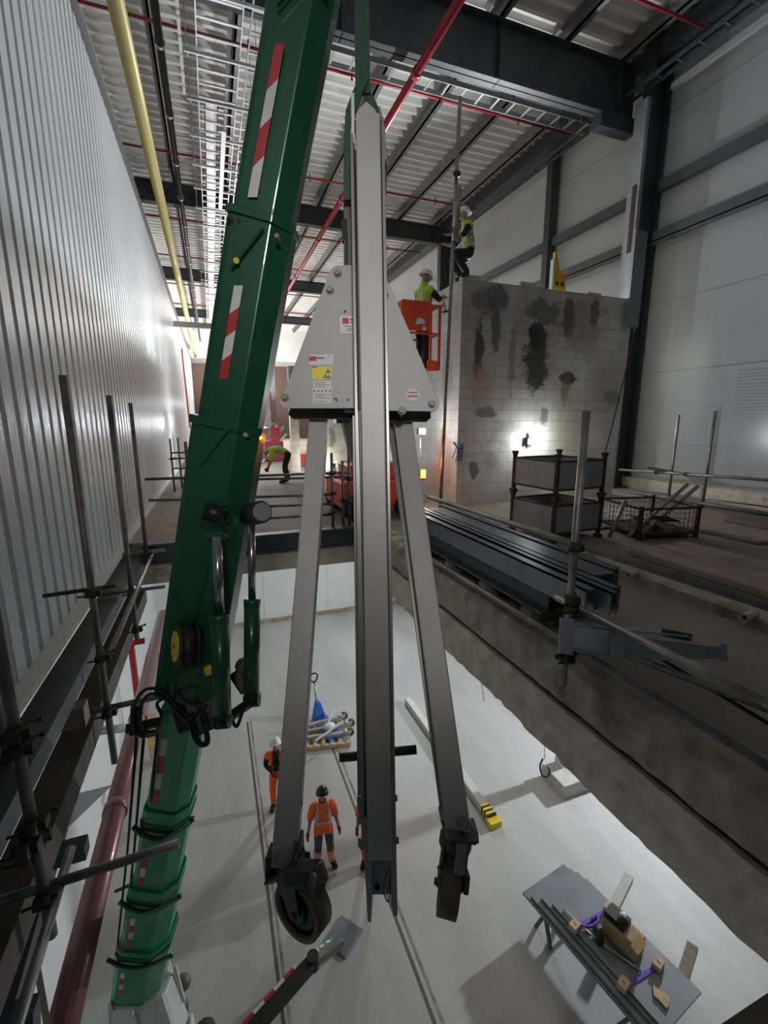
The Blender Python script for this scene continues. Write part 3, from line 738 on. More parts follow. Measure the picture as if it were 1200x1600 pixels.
mb = MB().bar(Pd(198,1140,2.8), Pd(250,1128,2.85), .05, .05).bar(Pd(212,1100,2.75), Pd(210,1145,2.8), .05, .05).bar(Pd(200,1138,2.8), Pd(228,1150,2.8), .04, .05)
mb.build('hose_bracket', 'black', cr)
# lower boom, telescoped down to the turret
LT, LB = Pd(293,1105,3.05), Vector((-1.27, 5.12, -4.92))
def lw(t): return LT.lerp(LB, t)
ax_ = (LB-LT).normalized()
secs = [(-.02, .26, .27, .30), (.20, .50, .33, .36), (.44, .74, .41, .44), (.69, 1.0, .49, .52)]
for i, (a, b, w0, w1) in enumerate(secs):
    MB().sweep(lw(a), lw(b), hexprof(w0, w0), hexprof(w1, w1), rt).build('lower_boom_section', 'green_low', cr, bevel=.006)
    if i < 3:
        ww = w1*1.17
        MB().sweep(lw(b-.028), lw(b-.008), hexprof(ww, ww), None, rt).build('boom_collar', 'green_side', cr, bevel=.006)
        n_ = fw-ax_*fw.dot(ax_); n_.normalize()
        cpt = lw(b-.02)-n_*ww*.5
        MB().path(curve_pts([cpt-rt*ww*.55+ax_*-.04, cpt-rt*ww*.2+ax_*.05-n_*.03, cpt+rt*ww*.2+ax_*.09-n_*.03, cpt+rt*ww*.6-ax_*.06, cpt+rt*ww*.72-ax_*.16], 6), .022).build('hose_guard', 'green_side', cr)
    # stripes along the left of the face
    n_ = (fw-ax_*fw.dot(ax_)).normalized(); sd_ = (rt-ax_*rt.dot(ax_)).normalized()
    L0 = a+.03 if i == 0 else a+.09; L1 = b-.045
    for j in range(4):
        t0 = L0+(L1-L0)*(.1+.75*j/4); t1 = L0+(L1-L0)*(.1+.75*(j+1)/4)
        w_ = w0+(w1-w0)*((t0-a)/(b-a))
        o = -n_*(w_*.5+.006)-sd_*w_*.20
        MB().prism([lw(t0)+o-sd_*.022, lw(t0)+o+sd_*.022, lw(t1)+o+sd_*.022, lw(t1)+o-sd_*.022], n_, .004).build('reflective_stripe', 'white_mark' if j % 2 == 0 else 'red_mark', cr)
# cables and hoses along the lower boom
for (xa, xb, r_) in ((214, 178, .010), (225, 188, .010), (246, 205, .008)):
    MB().path([Pd(xa,1146,2.85), Pd((xa+xb)/2+3,1330,3.9), Pd(xb,1530,5.0)], r_).build('hose_run', 'rubber', cr)
for (x, y, D) in ((185,1385,4.2),(180,1495,4.8)): MB().bar(Pd(x-5,y+8,D), Pd(x+32,y-8,D), .03, .02).build('hose_clip', 'black', cr)
# turret and chassis
MB().sweep((-1.22,5.05,-5.75), (-1.24,5.05,-4.95), hexprof(.80,.70), hexprof(.60,.5), rt).build('turret', 'white_paint', cr, bevel=.03)
mb = MB()
for i in range(7):
    a = i*2*PI/7; mb.bar((-1.24+.34*math.cos(a), 5.05+.30*math.sin(a), -5.45), (-1.25+.36*math.cos(a), 5.06+.33*math.sin(a), -4.86), .16, .04, (1,0,0), .03)
mb.build('turret_guard', 'white_paint', cr)
MB().cyl((-1.22,5.05,-6.15), (-1.22,5.05,-5.72), .42, n=28).build('slew_ring', 'cast', cr)
MB().boxm((-1.72,3.4,-6.5), (-.78,5.35,-6.12)).build('chassis', 'white_paint', cr, bevel=.03)
for x_ in (-2.0, -.80):
    MB().boxm((x_,3.2,PF), (x_+.28,5.45,PF+.42)).build('crawler_track', 'rubber', cr, bevel=.12)
MB().ball((-.86,5.30,-5.5), .10).ball((-.86,5.12,-5.62), .07).build('winch_drum', 'cast', cr)
# outrigger leg with striped bar
o0, o1, o2 = Vector((-.75,4.55,-6.25)), Vector((.88,5.42,-6.22)), Vector((1.42,5.86,-6.70))
MB().bar(o0, o1, .17, .16, (0,0,1)).build('outrigger_arm', 'black', cr, bevel=.01)
MB().bar(o1, o2, .13, .13, (0,0,1)).build('outrigger_foot', 'cast', cr, bevel=.01)
MB().cyl(o1-Vector((0,0,.11)), o1+Vector((0,0,.12)), .09, n=16).build('outrigger_pivot', 'rubber', cr)
MB().ball(o1+Vector((.06,.05,.10)), .045, (1,1,.4)).build('reflector', 'yellow', cr)
d_ = (o1-o0).normalized(); nrm = Vector((-d_.y, d_.x, 0))
for j in range(7):
    a = o0+d_*(.55+j*.17); b = a+d_*.17
    MB().bar(a+nrm*.11+Vector((0,0,.06)), b+nrm*.11+Vector((0,0,.06)), .035, .05, (0,0,1)).build('reflective_stripe', 'red_mark' if j % 2 else 'white_mark', cr)
d2 = (o2-o1).normalized()
for j in range(6):
    a = o1+d2*(.12+j*.10); b = a+d2*.10
    MB().bar(a+Vector((-.05,.05,.07)), b+Vector((-.05,.05,.07)), .05, .02, (-.7,.7,0)).build('reflective_stripe', 'green_low' if j % 2 else 'white_mark', cr)
mb = MB().box((1.50, 5.98, PF+.02), (.52, .46, .04), (0,0,R(38)))
mb.build('outrigger_mat', 'plate_grey', label='grey square spreader mat under the striped outrigger foot', cat='mat', bevel=.02)

# ------------------------------------------------------------------ scaffold helpers
def coupler(par, p, r=.036):
    p = Vector(p)
    mb = MB().cyl(p-Vector((0,0,.035)), p+Vector((0,0,.035)), r, n=10).cyl(p+Vector((-.035,-.035,0)), p+Vector((.035,-.035,0)), r*.9, n=10)
    mb.cyl(p+Vector((.02,.02,.02)), p+Vector((.085,.05,.02)), .009, n=6).cyl(p+Vector((-.03,-.02,-.02)), p+Vector((-.09,-.04,-.01)), .008, n=6)
    mb.box(p+Vector((.05,0,0)), (.03,.06,.05)).box(p+Vector((.085,.05,.02)), (.02,.02,.02))
    return mb.build('coupler', 'coupler', par)
TR = .0242
def tubeo(par, a, b, m='tube', nm='standard', r=TR):
    return MB().ring(a, b, r, r*.84, 16).build(nm, m, par)
# left guardrail
gl = thing('scaffold_guardrail', (-.95, 4.5, -.9), 'grey tube guardrail along the ribbed white wall at the left edge of the opening', 'scaffold', 'scaffold guardrails round the opening')
for i, (yy, zb, zt) in enumerate(((2.34, -.80, 2.15), (3.88, -1.0, 2.11), (5.41, -.62, 2.05), (6.72, .02, 2.02))):
    tubeo(gl, (-.95, yy, zb), (-.95, yy, zt), 'tube_dark', r=.026)
tubeo(gl, (-1.22, 2.86, -.4), (-1.22, 2.86, 2.15), 'tube', r=.026)
tubeo(gl, (-.90, 3.93, -.05), (-.90, 7.25, -.04), 'tube', 'ledger')
tubeo(gl, (-.90, 1.2, -.62), (-.90, 2.6, -.55), 'tube_dark', 'ledger')
for (yy, z_) in ((2.34, -.55), (3.88, -.53)):
    tubeo(gl, (-1.15, yy+.05, z_), (-.33 if yy < 3 else -.45, yy+.05, z_+.03), 'tube_dark', 'transom')
tubeo(gl, (-1.28, 3.93, .50), (-.80, 3.93, .52), 'coupler', 'transom', .016)
tubeo(gl, (-1.28, 5.45, -.06), (-.62, 5.45, -.05), 'tube_dark', 'transom', .02)
tubeo(gl, (-1.30, 6.76, .02), (-.72, 6.76, .03), 'tube_dark', 'transom', .022)
for p in ((-.95,2.34,-.55), (-.95,2.34,.30), (-.95,2.34,-.12), (-.95,3.88,-.53), (-.95,3.88,.5), (-.95,3.9,-.05), (-.95,5.41,-.06), (-.95,5.41,-.5), (-.95,6.72,.02), (-.92,7.1,-.02), (-.95,2.34,.38), (-.98,2.30,-.2), (-1.0,2.36,-.30)):
    coupler(gl, p)
# back guardrail
gb = thing('scaffold_guardrail', (.6, 7.3, 0), 'grey tube guardrail across the back edge of the opening', 'scaffold', 'scaffold guardrails round the opening')
for (z0, x0, x1) in ((.97, -.95, 2.15), (.90, .62, 2.15), (.66, -.93, -.25), (.62, .55, 1.85), (.46, .7, 1.85), (.28, -.4, 1.8)):
    tubeo(gb, (x0, 7.30, z0), (x1, 7.32, z0-.03), 'tube_dark', 'ledger', .021)
for (x_, zt, zb) in ((-.37, 1.50, 0), (-.28, 1.25, 0), (1.80, 1.28, -.1), (1.98, 1.15, -.1), (2.09, 1.5, -.1)):
    tubeo(gb, (x_, 7.26, zb), (x_, 7.26, zt), 'tube_dark', 'standard')
for p in ((-.37,7.28,.97), (-.37,7.28,.62), (1.80,7.28,.95), (1.80,7.28,.62), (1.98,7.28,.5), (-.3,7.28,.3), (2.09,7.28,.85), (2.09,7.28,.45), (1.8,7.28,.3)): coupler(gb, p)
# far guardrail beside the ribbed wall
gf = thing('scaffold_guardrail', (-.7, 12.7, 0), 'distant small tube guardrail beside the ribbed white wall', 'scaffold', 'scaffold guardrails round the opening')
for (x_, y_) in ((-1.0, 12.7), (-.86, 13.4), (-.45, 13.2)): tubeo(gf, (x_, y_, 0), (x_, y_, 1.35), 'tube_dark', 'standard')
for z_ in (.35, .6, .85, 1.0): tubeo(gf, (-1.02, 12.7, z_), (.2, 12.75, z_), 'tube_dark', 'ledger', .022)
for p in ((-1.0,12.7,.85), (-1.0,12.7,.35), (-.45,13.1,.6)): coupler(gf, p)
# right guardrail
gr = thing('scaffold_guardrail', (2.30, 3.0, -.3), 'weathered tube guardrail in front of the grey channels on the right edge of the opening', 'scaffold', 'scaffold guardrails round the opening')
tubeo(gr, (2.28, 2.36, -.10), (2.28, 2.36, 1.86), 'tube', 'standard', .026)
tubeo(gr, (2.33, 4.75, .92), (2.32, .55, .98), 'tube_dark', 'top_rail', .024)
tubeo(gr, (2.33, 2.55, .50), (2.33, .45, .52), 'tube', 'mid_rail', .024)
tubeo(gr, (2.36, 5.4, .16), (2.30, .35, .24), 'tube_dark', 'low_rail', .024)
tubeo(gr, (2.55, 2.3, .20), (3.1, .45, .22), 'tube_dark', 'loose_tube', .024)
for p in ((2.28,2.36,.95), (2.28,2.36,.50), (2.28,2.36,.18), (2.28,2.36,.56), (2.28,2.36,.12)): coupler(gr, p)
tubeo(gr, (2.2, 2.36, .14), (2.45, 2.36, .14), 'coupler', 'spigot', .02)
# tall pole next to block wall
tp = thing('scaffold_pole', (4.25, 8.1, 0), 'tall thin scaffold pole rising in front of the block wall corner beside the workers', 'pole')
tubeo(tp, (4.25, 8.1, 0), (4.44, 8.1, 7.3), 'tube', 'tube', .034)
for z_ in (6.1, 5.2): coupler(tp, (4.25+.19*z_/7.3, 8.1, z_), .06)
tubeo(tp, (4.40, 8.05, 5.0), (4.42, 8.05, 5.9), 'tube', 'sleeve', .06)
# far right guardrail
g2 = thing('scaffold_guardrail', (12, 9, 0), 'long tube guardrail in front of the white right wall beyond the mesh cage', 'scaffold', 'scaffold guardrails round the opening')
g2.location = (9.6, 6.5, 0); g2['_w'] = [9.6, 6.5, 0]
a, b = Px(968,734,9.9), Px(1230,752,9.2)
tubeo(g2, a, b, 'tube', 'top_rail', .03)
a2, b2 = Px(980,768,9.9), Px(1230,808,9.0)
tubeo(g2, a2, b2, 'tube_dark', 'mid_rail', .04)
tubeo(g2, Px(985,764,10.1), Px(1230,796,9.6), 'tube', 'low_rail', .02)
for (xt, yt, xb, yb, X) in ((1058,655,1043,790,9.8), (1115,650,1096,800,9.6)):
    p = Px(xb, yb, X); tubeo(g2, (p.x, p.y, max(0, p.z-.05)), (p.x, p.y, Px(xt, yt, X).z+.1), 'tube', 'standard', .03)
p = a.lerp(b, .35); MB().box(p+Vector((0,0,.05)), (.1,.7,.05), (.1,0,.2)).box(p+Vector((0,-.8,.03)), (.08,.4,.04), (-.1,.2,.1)).build('offcut', 'coupler', g2)
for t_ in (.3, .5): coupler(g2, a.lerp(b, t_), .05)

# ------------------------------------------------------------------ left edge steelwork
MB().boxm((-1.30, -1, -.24), (-1.08, 7.1, -.10)).build('edge_beam', 'dark_steel', label='upper dark steel edge beam running below the foot of the ribbed wall', cat='beam', bevel=.004)
MB().boxm((-1.27, -1, -.80), (-1.06, 7.1, -.60)).build('edge_beam', 'concrete_dark', label='lower dark edge beam at the left side of the opening under the tube ledger', cat='beam', bevel=.004)
MB().boxm((-1.44, -1, -.10), (-1.31, 7.1, -.02)).build('sole_plate', 'concrete_side', label='pale sole plate along the foot of the ribbed white wall', cat='board')
MB().boxm((-1.32, 3.55, -.42), (-1.02, 3.68, -.26)).build('beam_stub', 'timber_old', label='short brown steel stub bridging the two left edge beams', cat='stub beam', bevel=.004)
MB().boxm((-1.18, 2.88, -.92), (-.93, 2.98, -.82)).build('beam_stub', 'rail_steel', label='small dark box stub below the lower left edge beam', cat='stub beam')
MB().bar((-1.2, 1.2, -1.3), (-1.3, 4.4, -1.0), .10, .16, (0,0,1)).build('strut', 'rail_steel', label='dark sloping strut under the left edge beams', cat='strut')
MB().bar((-1.05, 2.2, -1.0), (-1.25, 1.9, -3.6), .10, .10, (1,0,0)).build('hanger_post', 'dark_steel', label='black hanger post dropping down the lower left corner', cat='post')
MB().bar((-1.9, 4.3, -3.2), (-1.3, 2.9, -3.3), .12, .05, (0,0,1)).bar((-1.3,2.9,-3.3),(-1.2,2.9,-2.7),.03,.03).build('angle_frame', 'timber_old', label='brown angle frame in the dark lower left corner', cat='frame')
MB().path(curve_pts([(-1.45,2.6,-3.0),(-1.5,2.4,-2.7),(-1.35,2.3,-3.1),(-1.3,2.35,-3.5),(-1.45,2.5,-3.2),(-1.5,2.6,-3.6)], 8), .035).build('hose_coil', 'red_pipe', label='dark red hose coiled in the lower left corner', cat='hose')
# lower left pipes
pp = thing('drain_pipe', (-1.6, 7, -3.46), 'large dull red drainage pipe running under the left side of the opening', 'pipe')
MB().cyl((-1.6, 2.5, -3.47), (-1.6, 13.0, -3.40), .135, n=24).build('pipe_run', 'pit_red_pipe', pp)
for yy in (6.2, 8.3, 10.6): MB().cyl((-1.6, yy, -3.455), (-1.6, yy+.14, -3.455), .155, n=24).build('pipe_collar', 'pit_red_pipe', pp)
MB().path([(-1.9, 11.7, -3.50), (-2.1, 11.7, -3.50), (-2.18, 11.7, -3.53), (-2.2, 11.7, -3.62), (-2.2, 11.7, -5.6)], .075, 14).build('fire_main', 'red_bright', label='bright red elbow pipe dropping down the white lower wall', cat='pipe')
MB().cyl((-2.55, 7.9, -3.2), (-1.9, 8.6, -3.75), .07, n=14).cyl((-2.55, 8.1, -3.3), (-1.9, 8.8, -3.85), .05, n=14).build('stub_pipe', 'galv', label='pair of short grey pipes poking from the white lower wall', cat='pipe')
for i, (yy, zz, dz) in enumerate(((6.4, -3.0, -.6), (7.6, -4.1, -.55), (9.0, -2.6, -.4))):  # added triangles standing in for shadows on the lower wall
    MB().prism([(-2.6, yy, zz), (-2.6, yy, zz+dz), (-1.95, yy, zz)], (0,1,0), .02).build('wall_shadow_shape', 'galv', label='triangular steel piece standing in for a shadow on the white lower wall, %s' % ('lowest of three' if i == 1 else 'nearest of three' if i == 0 else 'furthest of three'), cat='bracket', group='shadow shapes on the lower wall')
gp = thing('guard_post', (-1.95, 11.6, PF), 'yellow and black hazard striped guard post on the lower floor behind the crane', 'post')
MB().boxm((-2.05,11.5,PF), (-1.8,11.7,PF+1.3)).build('post', 'timber', gp)
for j in range(3): MB().boxm((-2.06,11.49,PF+.55+j*.24), (-1.79,11.71,PF+.65+j*.24)).build('hazard_band', 'yellow' if j % 2 == 0 else 'black', gp)
MB().boxm((-2.58, 12.5, -4.1), (-2.55, 13.3, -3.3)).build('wall_sign', 'white_mark', label='white and orange sign on the lower wall behind the hose reel', cat='sign')
MB().boxm((-2.55, 12.6, -3.9), (-2.54, 13.0, -3.45)).build('sign_panel', 'yellow', label='small orange panel on the lower wall sign behind the hose reel', cat='sign')

# ------------------------------------------------------------------ ceiling services
MB().cyl((-.9, -1, 8.02), (-.9, 47, 7.60), .13, n=20).build('lagged_pipe', 'yellow_pipe', label='long yellow lagged pipe under the roof beside the left wall', cat='pipe')
bp_ = thing('black_pipe', (-.35, 20, 8.9), 'long black pipe under the roof right of the yellow pipe', 'pipe')
MB().cyl((-.42, 3, 8.95), (-.42, 47, 8.95), .075, n=14).build('pipe_run', 'black_pipe', bp_)
for i in range(14): MB().cyl((-.42, 9+i*2.2, 8.95), (-.42, 9.08+i*2.2, 8.95), .10, n=12).boxm((-.43, 9.0+i*2.2, 9.03), (-.41, 9.02+i*2.2, 10.4)).build('pipe_clip', 'galv', bp_)
def ladder(name, x0, x1, y0, y1, z, m, label, pitch=.3, h=.10, th=.02, axis='y'):
    t = thing(name, ((x0+x1)/2, (y0+y1)/2, z), label, 'cable tray')
    if axis == 'y':
        for e_ in (x0, x1-th): MB().boxm((e_,y0,z), (e_+th,y1,z+h)).build('side_rail', m, t)
        y = y0+.1
        while y < y1: MB().boxm((x0,y,z+.02), (x1,y+.05,z+.04)).build('rung', m, t); y += pitch
    else:
        for e_ in (y0, y1-th): MB().boxm((x0,e_,z), (x1,e_+th,z+h)).build('side_rail', m, t)
        x = x0+.1
        while x < x1: MB().boxm((x,y0,z+.02), (x+.05,y1,z+.04)).build('rung', m, t); x += pitch
    for q in ((y0+.5, y1-.5) if axis == 'y' else (x0+.5, x1-.5)):
        for e_ in ((x0, x1) if axis == 'y' else (y0, y1)):
            px_, py_ = (e_, q) if axis == 'y' else (q, e_)
            MB().cyl((px_, py_, z), (px_, py_, 10.45), .008, n=6).build('hanger_rod', m, t)
    return t
ladder('cable_ladder', .22, 1.0, 8.0, 46, 8.55, 'galv_bright', 'wide bright galvanised cable ladder running down the hall under the roof', .42)
ladder('cable_ladder', 1.16, 1.42, 9.0, 46, 8.75, 'galv', 'narrow grey cable ladder alongside the wide bright ladder', .5, .07)
MB().boxm((.36, 12.5, 8.9), (.66, 46, 8.94)).boxm((.36, 12.5, 8.9), (.38, 46, 8.98)).boxm((.64, 12.5, 8.9), (.66, 46, 8.98)).build('cable_tray', 'galv_bright', label='bright solid cable tray lying above the wide ladder', cat='cable tray')
MB().boxm((.70, 12.7, 8.42), (.80, 17.0, 8.46)).build('trunking', 'galv_bright', label='short pale trunking length slung below the wide cable ladder', cat='trunking')
MB().boxm((-.08, 9.5, 8.95), (-.02, 12.6, 9.0)).build('light_batten', 'white_mark', label='thin pale lighting batten between the black pipe and the wide ladder', cat='batten')
ladder('cable_ladder', 1.9, 9.9, 10.75, 11.2, 9.3, 'galv', 'grey cable ladder crossing the hall behind the near roof beam', .45, .11, axis='x')
ladder('cable_ladder', 9.95, 10.25, 3.0, 11.0, 9.45, 'rail_steel', 'dark cable ladder along the top right corner of the hall', .5, .09)
ladder('cable_ladder', 9.95, 10.2, 11.3, 17.5, 9.45, 'rail_steel', 'dark cable ladder over the block wall along the right eaves', .5, .09)
MB().boxm((10.34, 4.0, 9.2), (10.44, 9.0, 9.32)).build('light_batten', 'galv_bright', label='long pale light fitting below the eaves in the top right corner', cat='batten')
MB().boxm((1.55, 8.5, 9.48), (1.78, 20, 9.6)).build('duct', 'outer_clad', label='flat pale duct strip behind the left side of the green boom', cat='duct')
for i in range(16):
    y_ = 9.2+i*1.35
    t = thing('trapeze_hanger', (.65, y_, 8.4), 'galvanised trapeze hanger under the cable ladders, %s from the near end' % ['first','second','third','fourth','fifth','sixth','seventh','eighth','ninth','tenth','eleventh','twelfth','thirteenth','fourteenth','fifteenth','sixteenth'][i], 'hanger', 'trapeze hangers under the cable ladders')
    MB().boxm((.0, y_-.02, 8.48), (1.55, y_+.02, 8.53)).build('cross_bar', 'galv_bright', t)
    for x_ in (.06, 1.48): MB().cyl((x_, y_, 8.4), (x_, y_, 10.45), .008, n=6).build('hanger_rod', 'galv', t)
# sprinkler pipes
mp_ = thing('sprinkler_main', (4.4, 20, 8.75), 'large red sprinkler main running down the hall behind the sling', 'pipe')
MB().cyl((4.4, 3, 8.72), (4.4, 46, 8.72), .085, n=16).build('pipe_run', 'red_pipe', mp_)
for y_ in (9.8, 12.3, 15.5, 19, 24): MB().cyl((4.4, y_, 8.72), (4.4, y_+.16, 8.72), .105, n=16).build('pipe_joint', 'red_pipe', mp_)
for i, (y_, x0) in enumerate(((8.0, 6.9), (11.75, -1.9), (16.6, -1.9), (21.5, -1.9), (26, -1.9), (31, -1.9), (36, -1.9))):
    t = thing('sprinkler_pipe', (4.4, y_, 9.62), 'thin red sprinkler branch crossing under the roof, %s from the near end' % ords[i], 'pipe', 'sprinkler branches across the roof')
    MB().cyl((x0, y_, 9.62), (9.9, y_, 9.62), .032, n=10).build('pipe_run', 'red_pipe', t)
    for k in range(5):
        x_ = x0+.9+k*2.3
        if x_ < 9.8: MB().cyl((x_, y_, 9.55), (x_, y_, 9.75), .018, n=8).cyl((x_, y_, 9.52), (x_, y_, 9.55), .03, n=8).build('sprinkler_head', 'red_pipe', t)
MB().cyl(Px(284,545,-1.29), Px(297,668,-1.29), .045, n=8).build('conduit', 'red_bright', label='thin red pipe high on the ribbed left wall', cat='pipe')
MB().boxm((-1.38, 25, 6.2), (.6, 25.15, 6.45)).build('support_arm', 'galv', label='grey support arm from the left wall under the yellow pipe', cat='bracket')

# ------------------------------------------------------------------ people
def person(name, loc, yaw, label, J=None, top='hi_orange', top_part='hi_vis_shirt', sleeves=True, legs='grey_cloth', cuffs=None, helmet='helmet_white', gloves='glove', sub=2, bands=True, vest_open=False, under=None, hood=False, hem=False):
    j = dict(pelvis=(0,0,.95), spine=(0,0,1.10), chest=(0,.01,1.30), neck=(0,0,1.46), h0=(0,.02,1.55), h1=(0,.03,1.65), h2=(0,.02,1.745),
             nose=(0,.135,1.635), sl=(-.185,0,1.405), el=(-.235,-.03,1.13), wl=(-.245,.05,.90), sr=(.185,0,1.405), er=(.235,-.03,1.13), wr=(.245,.05,.90),
             hl=(-.09,0,.90), kl=(-.11,.03,.50), al=(-.12,-.02,.09), tl=(-.14,.15,.045), hr=(.09,0,.90), kr=(.11,.03,.50), ar=(.12,-.02,.09), tr=(.14,.15,.045))
    if J: j.update(J)
    j = {k_: Vector(v) for k_, v in j.items()}
    rad = dict(pelvis=.125, spine=.125, chest=.135, neck=.052, h0=.062, h1=.090, h2=.065, nose=.014, sl=.062, el=.043, wl=.028, sr=.062, er=.043, wr=.028,
               hl=.088, kl=.058, al=.040, tl=.036, hr=.088, kr=.058, ar=.040, tr=.036)
    edges = [('pelvis','spine','torso'),('spine','chest','torso'),('chest','neck','torso'),('neck','h0','head'),('h0','h1','head'),('h1','h2','head'),('h1','nose','head'),
             ('chest','sl','torso'),('sl','el','uarm'),('el','wl','farm'),('chest','sr','torso'),('sr','er','uarm'),('er','wr','farm'),
             ('pelvis','hl','thigh'),('hl','kl','thigh'),('kl','al','shin'),('al','tl','foot'),('pelvis','hr','thigh'),('hr','kr','thigh'),('kr','ar','shin'),('ar','tr','foot')]
    for sd in 'lr':          # palm, four fingers, thumb
        w_ = j['w'+sd]; e_ = j['e'+sd]; d = (w_-e_).normalized(); sgn = -1 if sd == 'l' else 1
        lat = Vector((0,1,0)); lat = (lat-d*lat.dot(d)); lat = lat.normalized() if lat.length > .1 else Vector((1,0,0)); inn = d.cross(lat)*sgn
        j['p'+sd] = w_+d*.065; rad['p'+sd] = .026; edges.append(('w'+sd, 'p'+sd, 'hand'))
        for k_, (o, ln) in enumerate(((-.030,.062),(-.010,.074),(.011,.070),(.031,.054))):
            a = 'f%s%da' % (sd, k_); b = 'f%s%db' % (sd, k_)
            j[a] = w_+d*(.085+ln*.5)+lat*o*1.1-inn*.004; j[b] = w_+d*(.082+ln*.92)+lat*o*1.1-inn*.022
            rad[a] = .0095; rad[b] = .0075; edges += [('p'+sd, a, 'hand'), (a, b, 'hand')]
        a = 't'+sd+'a'; b = 't'+sd+'b'
        j[a] = w_+d*.060+lat*.045; j[b] = w_+d*.098+lat*.062; rad[a] = .011; rad[b] = .009
        edges += [('p'+sd, a, 'hand'), (a, b, 'hand')]
    names_ = list(j.keys()); idx = {n_: i for i, n_ in enumerate(names_)}
    me = bpy.data.meshes.new('tmp'); me.from_pydata([tuple(j[n_]) for n_ in names_], [(idx[a], idx[b]) for a, b, c in edges], [])
    tmp = bpy.data.objects.new('tmp', me); C.objects.link(tmp)
    sk = tmp.modifiers.new('skin', 'SKIN'); sk.use_smooth_shade = True; sk.branch_smoothing = .6
    sv = me.skin_vertices[0].data
    for n_, i in idx.items():
        r_ = rad[n_]
        sv[i].radius = (r_, r_)
        sv[i].use_root = (n_ == 'pelvis')
    for n_, rr in (('chest', (.165, .115)), ('spine', (.145, .11)), ('pelvis', (.15, .115)), ('h1', (.078, .094))):
        sv[idx[n_]].radius = rr
    ss = tmp.modifiers.new('sub', 'SUBSURF'); ss.levels = sub; ss.render_levels = sub
    bpy.context.view_layer.update()
    dg = bpy.context.evaluated_depsgraph_get()
    bm_ = bpy.data.meshes.new_from_object(tmp.evaluated_get(dg))
    bpy.data.objects.remove(tmp)
    bm_.name = name+'_body'; bm_.materials.clear(); bm_.materials.append(M['skin'])
    for p in bm_.polygons: p.use_smooth = True
    root = bpy.data.objects.new(name, None); C.objects.link(root); root.location = loc; root.rotation_euler = (0,0,yaw)
    tag(root, label, 'person'); root['_w'] = [0,0,0]
    body = bpy.data.objects.new('body', bm_); C.objects.link(body); body.parent = root
    # bone labels
    segs = [(j[a], j[b], c) for a, b, c in edges]
    lab = []
    for v in bm_.vertices:
        best = None; co = v.co
        for a, b, c in segs:
            ab = b-a; t = max(0, min(1, (co-a).dot(ab)/max(ab.length_squared, 1e-9)))
            dd = (co-(a+ab*t)).length
            if c in ('torso',): dd -= .05
            if c == 'thigh': dd -= .03
            if best is None or dd < best[0]: best = (dd, c, t)
        lab.append(best[1] if not (best[1] == 'farm' and best[2] < .15) else 'uarm')
    def cloth(nm, groups, off, m_, cond=None):
        fs = [list(p.vertices) for p in bm_.polygons if sum(lab[v] in groups for v in p.vertices) >= 3 and (cond is None or cond(p.center))]
        if not fs: return
        used = sorted({v for f in fs for v in f}); mp = {v: i for i, v in enumerate(used)}
        nm_ = bpy.data.meshes.new(nm)
        nm_.from_pydata([tuple(bm_.vertices[v].co+bm_.vertices[v].normal*off) for v in used], [], [[mp[v] for v in f] for f in fs])
        for p in nm_.polygons: p.use_smooth = True
        nm_.materials.append(M[m_]); o = bpy.data.objects.new(nm, nm_); C.objects.link(o); o.parent = root
        so = o.modifiers.new('solid', 'SOLIDIFY'); so.thickness = .006; so.offset = 1
        return o
    if under: cloth('hooded_top', ('torso','uarm','farm') if hood else ('torso','uarm'), .008, under)
    cloth(top_part, ('torso','uarm') if sleeves else ('torso',), .020, top, (lambda c_: abs(c_.x-j['chest'].x) > .065 or c_.y < j['chest'].y-.02) if vest_open else None)
    if hem: cloth('shirt_hem', ('torso','thigh'), .026, top, lambda c_: j['pelvis'].z-.13 < c_.z < j['spine'].z+.05)
    cloth('trousers', ('thigh','shin'), .012, legs)
    if cuffs: cloth('hi_vis_leg_cuff', ('shin',), .024, cuffs, lambda c_: True)
    cloth('boot', ('foot',), .012, 'dark_cloth')
    if gloves: cloth('glove', ('hand',), .006, gloves)
    if bands:
        ch, sp, pe = j['chest'], j['spine'], j['pelvis']
        axis = (ch-pe).normalized()
        for t_ in (.25, .55):
            c0 = pe.lerp(ch, t_+.12)
            cloth('reflective_band', ('torso',), .029, 'reflective', lambda c_, c0=c0: abs((c_-c0).dot(axis)) < .022)
        for sx in (-.10, .10):
            cloth('reflective_band', ('torso',), .029, 'reflective', lambda c_, sx=sx: abs(c_.x-ch.x-sx) < .018 and (c_-pe).dot(axis) > (ch-pe).length*.6)
        if cuffs:
            for sd in 'lr':
                m0 = j['k'+sd].lerp(j['a'+sd], .55)
                cloth('reflective_band', ('shin',), .031, 'reflective', lambda c_, m0=m0: (c_-m0).length < .085 and abs((c_-m0).z) < .03)
    # helmet, ears, eyes, mouth
    hd = (j['h2']-j['h0']).normalized(); fwd_ = (j['nose']-j['h1']); fwd_ = (fwd_-hd*fwd_.dot(hd)).normalized(); sd_ = fwd_.cross(hd)
    rotm = Matrix((sd_, fwd_, hd)).transposed()
    cen = j['h1']+hd*.012
    mb = MB().ball((0,0,0), .125, (.93,1.10,.98), 20, 8, 0, PI*.52)
    mb.add([(x*.93*r2, y*1.10*r2+(o_ if y > 0 else 0)*y, -.008) for r2, o_ in ((.122,0),(.138,.045)) for x, y in ((math.cos(2*PI*i/20), math.sin(2*PI*i/20)) for i in range(20))],
           [(i,(i+1)%20,20+(i+1)%20,20+i) for i in range(20)])
    mb.v = [cen+hd*.02+rotm@v for v in mb.v]; hh = mb.build('hard_hat', helmet, None)
    hh.parent = root; hh.location = Vector(hh['_w'])
